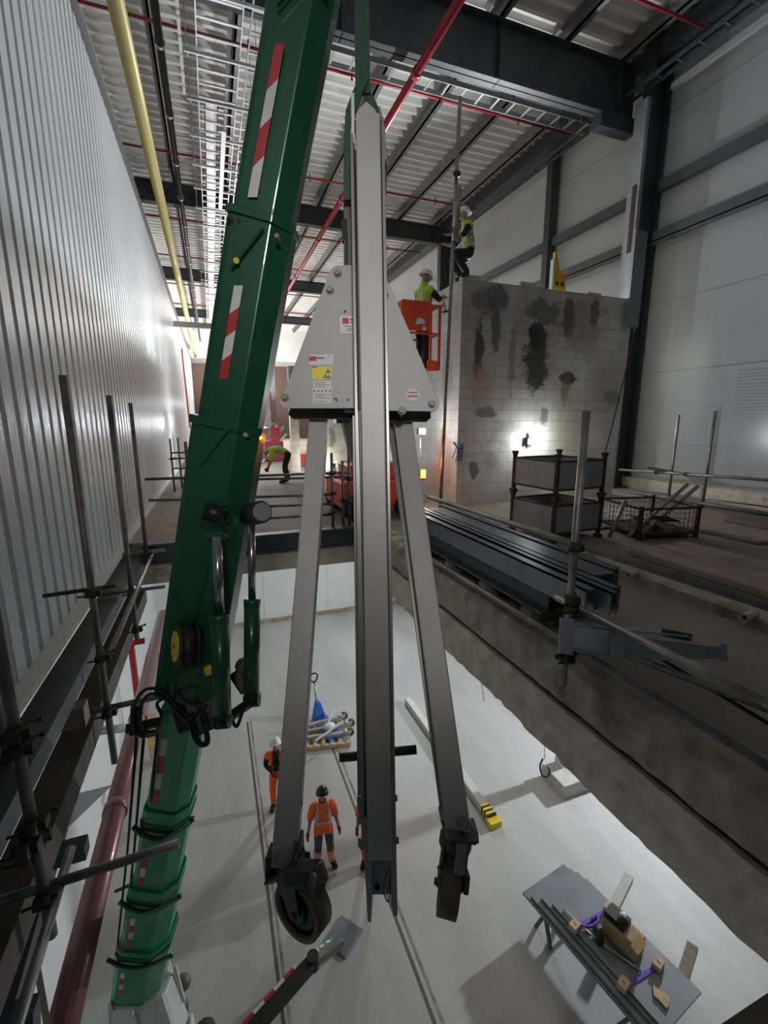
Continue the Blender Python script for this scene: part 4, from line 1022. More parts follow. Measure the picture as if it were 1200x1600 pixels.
    for sg in (-1, 1):
        e_ = MB().ball(j['h1']+sd_*sg*.092-hd*.02, .026, (.5,1,1.3), 10, 6); o = e_.build('ear', 'skin', None); o.parent = root; o.location = Vector(o['_w'])
        e_ = MB().ball(j['h1']+sd_*sg*.034+fwd_*.088+hd*.008, .012, (1.3,.8,.8), 8, 6); o = e_.build('eye', 'dark_cloth', None); o.parent = root; o.location = Vector(o['_w'])
    e_ = MB().ball(j['h1']+fwd_*.082-hd*.055, .014, (1.9,.7,.5), 10, 6); o = e_.build('mouth', 'glove', None); o.parent = root; o.location = Vector(o['_w'])
    return root
LK = dict(h0=(0,.03,1.54), h1=(0,.0,1.635), h2=(0,-.05,1.72), nose=(0,.125,1.675))     # looking up
p1 = Pz(507, 1352, PF)
person('person', (p1.x, p1.y, PF), R(172), 'worker in orange hi-vis shirt, black helmet and red gloves looking up',
       dict(LK, kl=(-.12,.05,.50), al=(-.15,.0,.09), tl=(-.22,.14,.045), ar=(.14,-.06,.09), tr=(.16,.13,.045), wl=(-.29,.04,.90), wr=(.29,.06,.90)), cuffs='hi_pink', helmet='helmet_black', hem=True)
p2 = Pz(436, 1262, PF)
person('person', (p2.x, p2.y, PF), R(165), 'worker in white helmet, black hooded top and orange vest partly behind the left gantry leg',
       dict(LK, wl=(-.06,.20,1.10), el=(-.24,.02,1.14), wr=(.06,.22,1.12), er=(.24,.02,1.14)), top='hi_orange', top_part='hi_vis_vest', sleeves=False, legs='hi_orange', under='dark_cloth', hood=True, vest_open=True, bands=False)
p3 = Pz(579, 1352, PF)
person('person', (p3.x, p3.y, PF), R(150), 'worker in orange hi-vis clothing almost hidden behind the gantry post',
       LK, legs='hi_orange', helmet='hi_orange', gloves='glove', bands=False)
# worker on block wall, astride, working at the pole
pw = Vector((5.0, 8.55, 4.50))
person('person', pw, R(75), 'worker in yellow vest and white helmet crouching on top of the block wall',
       dict(pelvis=(0,0,.50), spine=(0,.03,.66), chest=(0,.07,.86), neck=(0,.10,1.02), h0=(0,.12,1.10), h1=(0,.14,1.20), h2=(0,.12,1.30), nose=(0,.245,1.17),
            sl=(-.185,.07,.97), el=(-.26,.20,.76), wl=(-.12,.42,.80), sr=(.185,.07,.97), er=(.26,.24,.74), wr=(.10,.44,.70),
            hl=(-.10,.02,.48), kl=(-.17,.36,.48), al=(-.15,.06,.12), tl=(-.15,.20,.07), hr=(.10,.02,.48), kr=(.19,.34,.44), ar=(.17,.08,.12), tr=(.17,.22,.07)),
       top='hi_yellow', top_part='hi_vis_vest', sleeves=False, legs='dark_cloth', under='dark_cloth', gloves=None)
# worker in lift basket, hammering, facing right
pb = Vector((3.84, 8.20, 2.74))
person('person', pb, R(-78), 'worker in yellow vest and white helmet hammering from the orange lift basket',
       dict(wr=(.05,.44,1.34), er=(.22,.20,1.24), wl=(-.08,.42,1.20), el=(-.24,.16,1.14), h1=(0,.06,1.64), h2=(0,.07,1.74), nose=(0,.16,1.60)),
       top='hi_yellow', top_part='hi_vis_vest', sleeves=False, legs='dark_cloth', under='dark_cloth', gloves=None)
hm = thing('hammer', (4.22, 8.2, 3.9), 'small hammer held by the worker in the lift basket', 'hammer')
MB().cyl((4.19,8.11,4.10), (4.27,8.11,3.80), .014, n=8).build('handle', 'timber', hm)
MB().bar((4.20,8.11,3.79), (4.34,8.11,3.82), .035, .035).build('head', 'cast', hm)
# bending worker far back
pf_ = Vector((1.92, 13.4, 0))
person('person', pf_, R(75), 'distant worker in bright yellow vest bending over on the slab behind the opening',
       dict(pelvis=(0,-.12,.90), spine=(0,.06,.98), chest=(0,.26,1.02), neck=(0,.40,.98), h0=(0,.46,.93), h1=(0,.52,.86), h2=(0,.56,.78), nose=(0,.58,.92),
            sl=(-.17,.30,1.0), el=(-.22,.36,.72), wl=(-.16,.46,.48), sr=(.17,.30,1.0), er=(.22,.36,.72), wr=(.16,.48,.46), hl=(-.09,-.12,.86), hr=(.09,-.12,.86),
            kl=(-.11,.0,.48), kr=(.11,.0,.48), al=(-.12,-.06,.09), ar=(.12,-.10,.09)),
       top='hi_yellow', top_part='hi_vis_jacket', sleeves=True, legs='dark_cloth', sub=1)

# ------------------------------------------------------------------ orange boom lift
lf = thing('boom_lift', (2.9, 8.5, 0), 'orange boom lift with its basket raised beside the block wall', 'lift')
MB().boxm((2.1, 7.75, .22), (3.6, 9.0, .72)).build('chassis', 'orange_lift', lf, bevel=.04)
MB().boxm((2.3, 7.9, .72), (3.3, 8.8, 1.02)).build('counterweight', 'orange_lift', lf, bevel=.05)
for (x_, y_) in ((2.35,7.72),(3.35,7.72),(2.35,9.02),(3.35,9.02)):
    MB().cyl((x_,y_-.12,.24), (x_,y_+.12,.24), .24, n=24).cyl((x_,y_-.13,.24), (x_,y_+.13,.24), .10, n=16).build('wheel', 'rubber', lf)
MB().bar((2.6,8.4,1.0), (2.35,8.5,2.1), .20, .22, (0,1,0)).bar((2.35,8.5,2.1), (3.3,8.4,2.75), .14, .16, (0,1,0)).build('arm', 'cast', lf, bevel=.01)
MB().boxm((2.18,8.35,1.75), (2.45,8.6,2.05)).build('arm_knuckle', 'black', lf)
bx0, bx1, by0, by1, bz = 3.28, 4.02, 7.86, 8.56, 2.72
bk = MB().boxm((bx0,by0,bz-.02), (bx1,by1,bz+.02)).build('basket_floor', 'orange_lift', lf)
MB().boxm((bx0,by0-.01,bz+.66), (bx0+.52,by0+.015,bz+1.16)).boxm((bx0,by0,bz+.66), (bx0+.02,by1,bz+1.16)).build('basket_panel', 'orange_lift', lf)
mb = MB()
for (x_, y_) in ((bx0,by0),(bx1,by0),(bx0,by1),(bx1,by1),(bx1-.18,by0)): mb.bar((x_,y_,bz), (x_,y_,bz+1.1), .04, .04)
for z_ in (bz+.62, bz+1.1):
    mb.bar((bx0,by0,z_), (bx1,by0,z_), .035, .035, (0,1,0)).bar((bx0,by1,z_), (bx1,by1,z_), .035, .035, (0,1,0)).bar((bx1,by0,z_), (bx1,by1,z_), .035, .035).bar((bx0,by0,z_), (bx0,by1,z_), .035, .035)
mb.build('basket_rails', 'orange_lift', lf)
MB().boxm((bx1-.24,by0-.012,bz), (bx1+.01,by0+.01,bz+.16)).build('kick_plate', 'orange_lift', lf)
for j in range(3): MB().prism([(bx1-.04,by0-.02,bz+.02+j*.05),(bx1+.01,by0-.02,bz+.05+j*.05),(bx1+.01,by0-.02,bz+.075+j*.05),(bx1-.04,by0-.02,bz+.045+j*.05)], (0,1,0), .006).build('hazard_stripe', 'yellow' if j != 1 else 'black', lf)
MB().prism([(3.52,7.84,3.48),(3.72,7.84,3.50),(3.70,7.84,3.58),(3.58,7.84,3.60),(3.55,7.84,3.56)], (0,1,0), .006).build('basket_decal', 'label_white', lf)
MB().cyl((3.70,7.835,3.42), (3.70,7.85,3.42), .04, n=14).build('basket_decal', 'label_white', lf)
bc = MB().cyl((3.95,8.30,.66), (3.95,8.30,.82), .05, n=14).build('beacon', 'amber', lf)
MB().boxm((3.55,8.25,.62), (4.0,8.35,.66)).build('beacon_bracket', 'orange_lift', lf)
point('beacon_glow', (4.05, 8.25, .74), 7, (1, .30, .05), .05)
# yellow bracket on wall top
mat('amber_yellow', (.80,.40,.02), .5)
yb = thing('lifting_bracket', (7.25, 8.58, 4.55), 'yellow steel bracket standing on the top edge of the block wall', 'bracket')
MB().prism([(7.05,8.55,4.55),(7.42,8.55,4.55),(7.36,8.55,4.80),(7.44,8.55,5.0),(7.34,8.55,4.92),(7.24,8.55,4.88),(7.12,8.55,5.28),(7.06,8.55,5.3)], (0,1,0), .07).build('plate', 'amber_yellow', yb, bevel=.01)
MB().boxm((7.02,8.53,4.55), (7.06,8.63,5.15)).build('white_edge', 'label_white', yb)
for x_ in (7.16, 7.3): MB().cyl((x_,8.54,4.68), (x_,8.56,4.68), .04, n=12).build('hole', 'black', yb)
# graffiti and floodlight on block wall
MB().path(curve_pts([(5.0+x*.4-.32, 8.444, 1.02+z*.5) for x, z in ((0,0),(.25,.5),(.05,.65),(.5,.2),(.2,-.1),(.6,.6),(.55,-.1),(.3,.3),(.75,.45))], 6), .010, 5).build('graffiti', 'graffiti', label='blue scrawled graffiti low on the corner of the block wall', cat='graffiti')
fl = thing('floodlight', (6.55, 8.2, 1.30), 'small bright floodlight against the stained block wall above the metal crates', 'lamp')
MB().boxm((6.46,8.30,1.28), (6.64,8.40,1.42)).build('housing', 'rubber', fl); MB().boxm((6.475,8.285,1.295), (6.625,8.30,1.405)).build('lens', 'lens', fl)
MB().boxm((6.53,8.36,1.22), (6.57,8.45,1.5)).build('bracket', 'cast', fl)
point('floodlight_glow', (6.55, 8.12, 1.38), 34, COOL, .08)
fl = thing('floodlight', (4.25, 9.0, 0), 'bright floodlight on a stand behind the orange lift, seen past the right gantry leg', 'lamp')
MB().boxm((4.17,9.02,1.50), (4.33,9.12,1.64)).build('housing', 'rubber', fl); MB().boxm((4.18,9.005,1.51), (4.32,9.02,1.63)).build('lens', 'lens', fl)
MB().cyl((4.25,9.1,0), (4.25,9.1,1.5), .018).bar((4.05,9.1,.02), (4.45,9.1,.02), .04, .03, (0,1,0)).build('stand', 'galv', fl)
point('floodlight_glow', (4.25, 8.92, 1.6), 18, COOL, .06)
fl = thing('floodlight', (3.9, 15.3, 0), 'floodlight low against the far white block wall', 'lamp')
MB().boxm((3.82,15.5,.18), (3.98,15.6,.32)).build('housing', 'rubber', fl); MB().boxm((3.83,15.60,.19), (3.97,15.61,.31)).build('lens', 'lens', fl)
MB().boxm((3.8,15.45,0), (4.0,15.62,.18)).build('stand', 'galv', fl)
point('floodlight_glow', (3.4, 15.4, .5), 60, (1,.97,.92), .1)
# hanging cable on block wall
MB().path(curve_pts([(9.35,8.35,4.2),(9.2,8.36,3.2),(8.95,8.38,1.8),(8.7,8.36,.7),(8.6,8.2,.1)], 8), .014).build('hanging_cable', 'black', label='thin black cable hanging down the right end of the block wall', cat='cable')

# ------------------------------------------------------------------ stillages (metal crates)
def stillage(z0, label):
    t = local_thing('metal_crate', label, 'crate', 'stacked metal crates')
    L_, W_ = .95, .92
    for sx in (0, 1):
        for sy in (0, 1):
            mb = MB().bar((sx*L_, sy*W_, 0), (sx*L_, sy*W_, .64), .05, .05); mb.bar((sx*L_, sy*W_, .0), (sx*L_, sy*W_, .04), .10, .10)
            mb.bar((sx*L_, sy*W_, .60), (sx*L_, sy*W_, .66), .06, .06, (1,0,0), .08, .08)
            mb.build('corner_post', 'rust', t)
    for (a, b) in (((0,0),(L_,0)), ((L_,0),(L_,W_)), ((L_,W_),(0,W_)), ((0,W_),(0,0))):
        mb = MB().sweep((a[0],a[1],.34), (b[0],b[1],.34), [(-.012,-.20),(.012,-.20),(.012,.20),(-.012,.20)], None, (-(b[1]-a[1]), b[0]-a[0], 0))
        mb.build('side_panel', 'still_grey', t)
        mb = MB().bar((a[0],a[1],.13), (b[0],b[1],.13), .03, .04, (0,0,1)).bar((a[0],a[1],.55), (b[0],b[1],.55), .025, .035, (0,0,1)); mb.build('edge_rail', 'rust', t)
    MB().boxm((0,0,.12), (L_,W_,.14)).build('base', 'still_grey', t)
    t.location = (4.67, 5.29, z0); t.rotation_euler = (0,0,R(5))
    return t
t1 = stillage(0, 'lower grey steel crate on the slab in front of the block wall')
t2 = stillage(.66, 'upper grey steel crate stacked on the other in front of the block wall')
t1.rotation_euler = t2.rotation_euler = (0, 0, R(4))
# small blocks by the crate
MB().boxm((4.05,4.35,0), (4.25,4.5,.16)).build('timber_block', 'timber', label='pale timber offcut on the rail line below the metal crates, left one', cat='block')
MB().boxm((4.32,4.32,0), (4.5,4.45,.15)).build('timber_block', 'timber', label='pale timber offcut below the metal crates, right one', cat='block')

# ------------------------------------------------------------------ mesh cage with scrap
mc = local_thing('mesh_cage', 'low rusty steel cage holding scrap tubes on the slab by the right wall', 'cage')
A, B_, Cc = Vector((5.82,5.12,0)), Vector((6.38,4.60,0)), Vector((7.05,4.60,0))
Lx, Wy = .98, .98
for sx in (0,1):
    for sy in (0,1): MB().bar((sx*Lx,sy*Wy,0), (sx*Lx,sy*Wy,.52), .05, .05).build('corner_post', 'rust', mc)
mb = MB()
for z_ in (.08, .48):
    for (a, b) in (((0,0),(Lx,0)),((Lx,0),(Lx,Wy)),((Lx,Wy),(0,Wy)),((0,Wy),(0,0))): mb.bar((a[0],a[1],z_), (b[0],b[1],z_), .03, .03, (0,0,1))
mb.build('frame_rails', 'rust', mc)
mb = MB()
for i in range(1, 12):
    t_ = i/12
    for z_ in (.14,.22,.30,.38): pass
    mb.bar((Lx*t_,0,.08), (Lx*t_,0,.48), .005, .005).bar((Lx*t_,Wy,.08), (Lx*t_,Wy,.48), .005, .005).bar((0,Wy*t_,.08), (0,Wy*t_,.48), .005, .005).bar((Lx,Wy*t_,.08), (Lx,Wy*t_,.48), .005, .005)
for z_ in (.16,.24,.32,.40):
    mb.bar((0,0,z_), (Lx,0,z_), .005, .005, (0,0,1)).bar((0,Wy,z_), (Lx,Wy,z_), .005, .005, (0,0,1)).bar((0,0,z_), (0,Wy,z_), .005, .005, (0,0,1)).bar((Lx,0,z_), (Lx,Wy,z_), .005, .005, (0,0,1))
mb.build('wire_mesh', 'cast', mc)
MB().boxm((0,0,.06), (Lx,Wy,.08)).build('base', 'rust', mc)
mc.location = (6.02, 4.95, 0); mc.rotation_euler = (0,0,R(-12))
random.seed(11)
for i, (a, b, r_) in enumerate(((Pd(984,803,7.05),Pd(1006,842,6.95),.026), (Pd(982,838,6.98),Pd(1074,757,7.7),.030), (Pd(998,838,6.98),Pd(1090,760,7.9),.034), (Pd(975,826,7.1),Pd(1040,838,7.1),.022), (Pd(952,839,6.95),Pd(977,783,7.1),.032))):
    MB().ring(a, b, r_, r_*.8, 14).build('scrap_tube', 'tube', label='scrap scaffold tube leaning in the rusty cage, %s' % ['steep crossing one at its left corner','longest one pointing to the wall','thick one beside the longest','short one lying across','one propped against the outside'][i], cat='tube', group='scrap tubes in the cage')
MB().box((6.5,5.3,.20), (.6,.35,.02), (.3,.2,.4)).box((6.7,5.1,.25), (.4,.3,.02), (-.2,.3,.1)).build('scrap_sheet', 'rust', label='bent rusty scrap sheets lying inside the cage', cat='scrap')
MB().cyl((6.05,6.15,.05), (6.25,6.2,.05), .045, n=12).build('water_bottle', 'blue', label='small blue bottle on the floor between crate and cage', cat='bottle')
MB().path(curve_pts([(5.7,5.9,.01),(6.1,6.1,.01),(6.5,6.0,.01),(6.3,5.7,.01),(5.8,5.75,.01),(5.6,6.2,.01),(6.2,6.5,.01)], 8), .012).build('floor_cable', 'black', label='black cable looping on the floor between crate and cage', cat='cable')
# sheets and raised kerb on the right floor
random.seed(4)
for i, (x0, y0, x1, y1, z0, z1, m_, lab) in enumerate(((7.4,4.1,9.6,6.2,0,.06,'plywood','brown board sheet lying on the slab by the right wall'), (8.3,3.2,10.3,5.2,.06,.14,'timber_old','rumpled brown sheet on top of the board by the right wall'),
        (5.2,1.0,6.3,4.4,0,.10,'plywood','broad brown board on the slab right of the kerb'))):
    MB().boxm((x0,y0,z0), (x1,y1,z1)).build('floor_sheet', m_, label=lab, cat='board', bevel=.02)
kb = thing('kerb', (4.6, 2.5, 0), 'low concrete kerb with two pale pipe ends on the slab behind the guardrail', 'kerb')
MB().boxm((4.35,.2,0), (4.85,4.6,.10)).build('kerb_block', 'concrete_old', kb)
for (x_, y_) in ((4.35,3.55),(4.35,2.35)): MB().ring((x_-.14,y_,.12), (x_+.05,y_+.03,.12), .035, .026).build('pipe_end', 'plinth_conc', kb)
MB().path([(2.9,.3,.012),(3.25,3.6,.012),(3.3,4.6,.012)], .012).build('floor_cable', 'rubber', label='long dark cable lying straight along the slab beside the grey channels', cat='cable')

# ------------------------------------------------------------------ grey channel stack
def channel(mb, x0, x1, y0, y1, z0, z1, th=.012, open_='down'):
    if open_ == 'down':
        mb.boxm((x0,y0,z1-th), (x1,y1,z1)).boxm((x0,y0,z0), (x0+th,y1,z1)).boxm((x1-th,y0,z0), (x1,y1,z1))
    elif open_ == 'left':
        mb.boxm((x1-th,y0,z0), (x1,y1,z1)).boxm((x0,y0,z1-th), (x1,y1,z1)).boxm((x0,y0,z0), (x1,y1,z0+th))
    return mb
zt = .60
for i, (x0, x1, y0, y1, z0, z1, op, lab) in enumerate((
    (2.48, 2.585, 2.42, 5.55, .40, .585, 'down', 'grey steel channel on the left edge of the stack, nearest the opening'),
    (2.592, 2.665, 2.30, 5.65, .42, .595, 'down', 'narrow grey steel channel second from the left on the stack'),
    (2.672, 2.75, 2.36, 5.7, .42, .60, 'left', 'narrow grey steel channel in the middle of the stack'),
    (2.757, 2.985, 2.62, 5.6, .33, .60, 'left', 'widest grey steel channel lying on the right of the stack with its open end showing'),
    (2.99, 3.06, 2.66, 5.75, .32, .615, 'left', 'grey steel channel on edge along the right side of the stack'))):
    channel(MB(), x0, x1, y0, y1, z0, z1, .014, op).build('steel_channel', 'steel_grey', label=lab, cat='steel channel', group='grey steel channels stacked on bearers')
mb = MB(); ibeam(mb, (2.62,2.95,.27), (2.62,5.9,.27), .16, .22, (1,0,0), .018, .012); mb.build('steel_beam', 'rail_steel', label='dark steel beam lying under the left side of the channel stack', cat='beam')
mb = MB(); ibeam(mb, (2.92,2.95,.24), (2.92,5.8,.24), .16, .16, (1,0,0), .018, .012); mb.build('steel_beam', 'rail_steel', label='dark steel beam lying under the right side of the channel stack', cat='beam')
for i, y_ in enumerate((3.05, 3.75, 4.5, 5.3)):
    MB().boxm((2.52,y_,.02), (3.25,y_+.14,.15)).build('timber_bearer', 'timber_old', label='timber bearer under the channel stack, %s' % ['nearest the loose bracket','second from the near end','third from the near end','at the far end'][i], cat='timber', group='timber bearers under the steel')
for i in range(3): MB().boxm((2.5+.02*i,3.0+i*.8,.021), (2.62+.2,3.1+i*.8,.06)).build('timber_offcut', 'timber_old', label='flat timber offcut between the bearers, %s' % ['near one','middle one','far one'][i], cat='timber')
MB().bar((2.60,3.0,.36), (3.0,3.02,.36), .03, .04).build('packer', 'timber_old', label='timber packer between the channels and the dark beams', cat='timber')
# loose steel bracket: short column stub with angled wing
bt = thing('steel_bracket', (2.55, 2.0, 0), 'loose grey steel beam bracket with welded end plates on the slab by the standard', 'bracket')
mat('bracket_grey', (.30, .32, .36), .45, .2, .06, 5)
MB().bar(Pd(886,966,3.04), Pd(884,1022,2.99), .095, .012, rt).build('end_plate', 'bracket_grey', bt)
mb = MB().prism([Pd(890,976,3.06), Pd(960,988,2.99), Pd(958,1024,2.95), Pd(888,1010,3.02)], fw, .012)
mb.bar(Pd(888,974,3.08), Pd(1070,992,3.12), .10, .010, (fw+rt*.3)).bar(Pd(890,1012,3.02), Pd(960,1024,2.97), .09, .010, (fw+rt*.3)); mb.build('beam', 'bracket_grey', bt)
MB().bar(Pd(965,984,2.93), Pd(964,1032,2.90), .080, .012, rt).build('splice_plate', 'bracket_grey', bt)
for x_, y_ in ((957,990),(972,991),(956,1024),(971,1026)): MB().cyl(Pd(x_,y_,2.915), Pd(x_,y_,2.93), .006, n=8).build('bolt_hole', 'black', bt)
MB().prism([Pd(975,994,2.95), Pd(1135,1012,3.10), Pd(1136,1030,3.10), Pd(1060,1030,3.03), Pd(974,1022,2.93)], fw, .014).build('wing_plate', 'bracket_grey', bt)
MB().bar(Pd(975,1022,2.93), Pd(1060,1030,3.03), .08, .01, (fw+rt*.3)).build('wing_flange', 'bracket_grey', bt)
MB().bar(Pd(1130,1006,3.10), Pd(1132,1034,3.09), .04, .012, rt).build('tip_plate', 'bracket_grey', bt)
MB().bar(Pd(1036,988,3.10), Pd(1078,996,3.12), .05, .03, up).build('web_stub', 'rail_steel', bt)

# ------------------------------------------------------------------ far clutter
random.seed(9)
ft = thing('scaffold_tower', (2.5, 24.5, 0), 'red steel scaffold tower with pale boards far down the hall', 'scaffold')
for x_ in (2.0, 2.9):
    for y_ in (24, 25): MB().cyl((x_,y_,0), (x_,y_,3.2), .035, n=8).build('standard', 'mesh_red', ft)
for z_ in (.5, 1.0, 1.9, 2.6): MB().bar((2.0,24,z_), (2.9,24,z_), .05, .05).bar((2.0,24,z_), (2.0,25,z_), .05, .05).build('ledger', 'mesh_red', ft)
MB().boxm((1.9,23.9,1.6), (3.0,25.1,1.66)).build('deck_board', 'label_white', ft)
for i, (x_, y_, w_, h_, m_, lb_) in enumerate(((-.6,24,1.2,1.6,'card','brown crate pile beside the ribbed wall deep in the hall'), (.9,25,.9,1.1,'red_bright','red cabinet deep in the hall left of the green boom'),
        (.2,34,1.6,2.6,'cast','dark machine enclosure at the far left of the hall'), (2.6,31,1.4,2.4,'still_grey','grey plant cabinet at the far end of the hall'), (3.2,18.2,.5,.5,'hi_pink','small pink bin on the slab near the far block wall'))):
    MB().boxm((x_,y_,0), (x_+w_,y_+.8,h_)).build('storage_unit', m_, label=lb_, cat='storage unit', bevel=.03)
def lamp_tower():
    t = thing('work_light', (.05, 30, 0), 'distant round work light glaring at the far end of the hall', 'lamp')
    MB().cyl((.05,30,0), (.05,30,2.6), .04).build('stand', 'cast', t); MB().ball((.05,29.95,2.8), .28).build('globe', 'lens_soft', t)
lamp_tower()
fl = thing('floodlight', (.8, 18, 0), 'added floodlight on a stand deep in the hall, unseen behind the green boom', 'lamp')  # lamp added out of sight to put highlights on the left wall
MB().boxm((.7,18.0,1.62), (.9,18.1,1.80)).build('housing', 'rubber', fl); MB().boxm((.715,17.985,1.635), (.885,18.0,1.785)).build('lens', 'lens_soft', fl)
MB().cyl((.8,18.08,0), (.8,18.08,1.62), .02).bar((.55,18.08,.02), (1.05,18.08,.02), .04, .03, (0,1,0)).build('stand', 'galv', fl)
point('floodlight_glow', (.8, 17.85, 1.72), 260, COOL, .22)
MB().boxm((1.6,21,0), (3.0,22.5,.9)).build('machine_body', 'mesh_red', label='red machine far down the hall beyond the bending worker', cat='machine', bevel=.05)
MB().boxm((-.9,20,0), (.3,21,1.1)).build('pallet_stack', 'label_white', label='pale stack of goods beside the ribbed wall far down the hall', cat='stack')
MB().cyl((-.55,18.3,1.25), (-.30,18.3,1.25), .22, n=16).cyl((-.45,18.3,0), (-.45,18.3,1.1), .05).build('cable_drum', 'timber', label='round pale drum on a post beside the ribbed wall', cat='drum')
MB().ball((1.95,21.8,1.28), .30, (.8,.8,1.3)).build('orange_drum', 'hi_orange', label='orange bag standing on the far red machine', cat='bag')
for i, (a, b) in enumerate((((1.7,20.9,.0),(3.1,21.5,1.5)), ((2.0,20.7,.0),(3.2,21.3,1.2)), ((2.2,22.6,0),(2.9,22.2,1.6)))):
    MB().bar(a, b, .08, .08).build('loose_plank', 'label_white', label='pale plank leaning on the far red machine, %s' % ['top one','lowest one','furthest one'][i], cat='plank')
MB().boxm((2.5,21.2,.9), (2.9,21.5,1.5)).build('crate', 'red_bright', label='bright red crate on the far machine near the block wall', cat='crate')
for i, (x_, y_) in enumerate(((2.7,24),(3.4,27),(2.2,33),(4.0,36))):
    MB().bar((x_,y_,0), (x_,y_,9.4), .25, .25).build('hall_post', 'purlin_steel' if i % 2 else 'galv', label='steel post deep in the hall behind the green boom, %s from the front' % ords[i], cat='post', group='posts deep in the hall')
MB().boxm((-1.35,47.2,0), (10,47.8,7)).build('far_partition', 'rust', label='dark brown partition closing the far end of the hall', cat='partition')
MB().boxm((.4,27.4,0), (3.2,27.6,1.6)).build('barrier', 'label_white', label='white barrier panel across the far hall', cat='barrier')
MB().bar((1.9,17.5,6.6), (2.9,17.5,8.6), .2, .2).bar((2.9,17.5,8.6), (2.9,17.5,10.5), .03, .03).build('flexible_duct', 'galv_bright', label='bright duct elbow under the roof left of the head plate', cat='duct')

# ------------------------------------------------------------------ lower floor objects
# pallet truck
ptk = local_thing('pallet_truck', 'blue hand pallet truck with upright handle beside the loaded pallet', 'pallet truck')
MB().prism([(-.20,-.04,.08),(.20,-.04,.08),(.06,.02,.60),(-.06,.02,.60)], (0,1,0), .18).build('pump_body', 'blue', ptk, bevel=.02)
for x_ in (-.20,.08): MB().boxm((x_,-1.1,.10), (x_+.14,0,.16)).build('fork', 'blue', ptk, bevel=.01)
MB().path([(0,.14,.30), (0,.24,.75), (0,.30,1.12)], .03).build('handle_shaft', 'galv', ptk)
MB().path([(0,.30,1.10),(-.10,.32,1.20),(-.11,.33,1.32),(-.05,.34,1.38),(.05,.34,1.38),(.11,.33,1.32),(.10,.32,1.20),(0,.30,1.10)], .024).build('handle_loop', 'rubber', ptk)
for x_ in (-.08,.08): MB().cyl((x_-.025,.18,.09), (x_+.025,.18,.09), .09, n=16).build('steer_wheel', 'rubber', ptk)
ptk.location = (2.36, 11.65, PF); ptk.rotation_euler = (0,0,R(12))
pl = local_thing('timber_pallet', 'wooden pallet on the lower floor loaded with gantry castor legs', 'pallet')
for i in range(6): MB().boxm((-.6+i*.22,-.5,.12), (-.6+i*.22+.10,.5,.142)).build('top_board', 'timber', pl)
for i in range(3): MB().boxm((-.6,-.5+i*.45,.02), (.6,-.4+i*.45,.12)).build('bearer', 'timber', pl)
pl.location = (2.42, 10.95, PF); pl.rotation_euler = (0,0,R(-12))
for i, (yy, dx, lab) in enumerate(((10.75,.0,'nearest one'), (11.05,.12,'middle one'), (11.35,.02,'furthest one'))):
    t = local_thing('castor_frame', 'pale castor leg lying on the wooden pallet, %s' % lab, 'gantry leg', 'castor legs on the pallet')
    MB().bar((-.65,0,0), (.6,0,0), .09, .09, (0,0,1)).build('tube', 'alu', t)
    MB().ring((.60,-.03,.02), (.60,.05,.02), .11, .06, 18).build('wheel', 'cast', t)
    MB().boxm((.45,-.06,.03), (.62,.07,.10)).build('fork', 'galv_bright', t)
    MB().cyl((-.66,-.03,.02), (-.66,.05,.02), .08, n=16).build('end_wheel', 'card', t)
    t.location = (2.40+dx, yy, PF+.20); t.rotation_euler = (0,0,R(-10+6*i))
for i, (a, b) in enumerate((((2.0,10.5,.33),(2.9,11.0,.33)), ((2.4,10.95,.33),(2.8,11.6,.33)))):
    MB().bar((a[0],a[1],PF+a[2]), (b[0],b[1],PF+b[2]), .045, .03, (0,0,1)).build('timber_lath', 'label_white', label='pale lath lying across the pallet load, %s' % ['longer near one','shorter far one'][i], cat='lath')
MB().ball((2.48,10.95,PF+.32), .14, (1.2,1,.6)).build('bagged_parts', 'pit_white', label='pale plastic bag on the loaded pallet', cat='bag')
# plinth + post
MB().boxm((7.02,6.95,PF), (8.6,7.72,PF+.35)).build('concrete_plinth', 'plinth_conc', label='low concrete plinth at the foot of the white post on the lower floor', cat='plinth', bevel=.01)
MB().boxm((7.35,7.42,PF+.35), (7.6,7.66,-.63)).build('hall_column', 'pit_white', label='white column standing on the concrete plinth in the lower hall', cat='column')
# floor barrier with hazard end
fb = thing('floor_barrier', (5.1, 9.2, PF), 'long pale floor barrier ending in a yellow and black striped tip', 'barrier')
MB().bar((5.12,11.6,PF+.09), (5.14,7.35,PF+.09), .20, .18, (1,0,0)).build('beam', 'white_mark', fb, bevel=.02)
MB().boxm((5.0,6.85,PF), (5.28,7.02,PF+.14)).build('end_cap', 'yellow', fb)
for j in range(6): MB().boxm((5.04,7.02+j*.055,PF), (5.25,7.02+(j+1)*.055,PF+.185)).build('hazard_stripe', 'yellow' if j % 2 else 'black', fb)
# hook hanging under right edge
hk = thing('chain_hook', (2.52, 2.85, -1.6), 'small steel hook hanging on a thin wire under the right edge', 'hook')
MB().cyl(Px(850,1150,2.55), Px(851,1186,2.55), .003, n=6).build('wire', 'cast', hk)
MB().path(curve_pts([Px(848,1186,2.55),Px(844,1196,2.55),Px(846,1209,2.55),Px(852,1214,2.55),Px(858,1210,2.55),Px(858,1202,2.55),Px(855,1199,2.55)], 6), .008).build('hook', 'cast', hk)
MB().path([Px(751,1062,2.36), Px(754,1078,2.36), Px(756,1096,2.36)], .003).build('tie_wire', 'cast', label='bent tie wire hanging below the broken concrete edge', cat='wire')
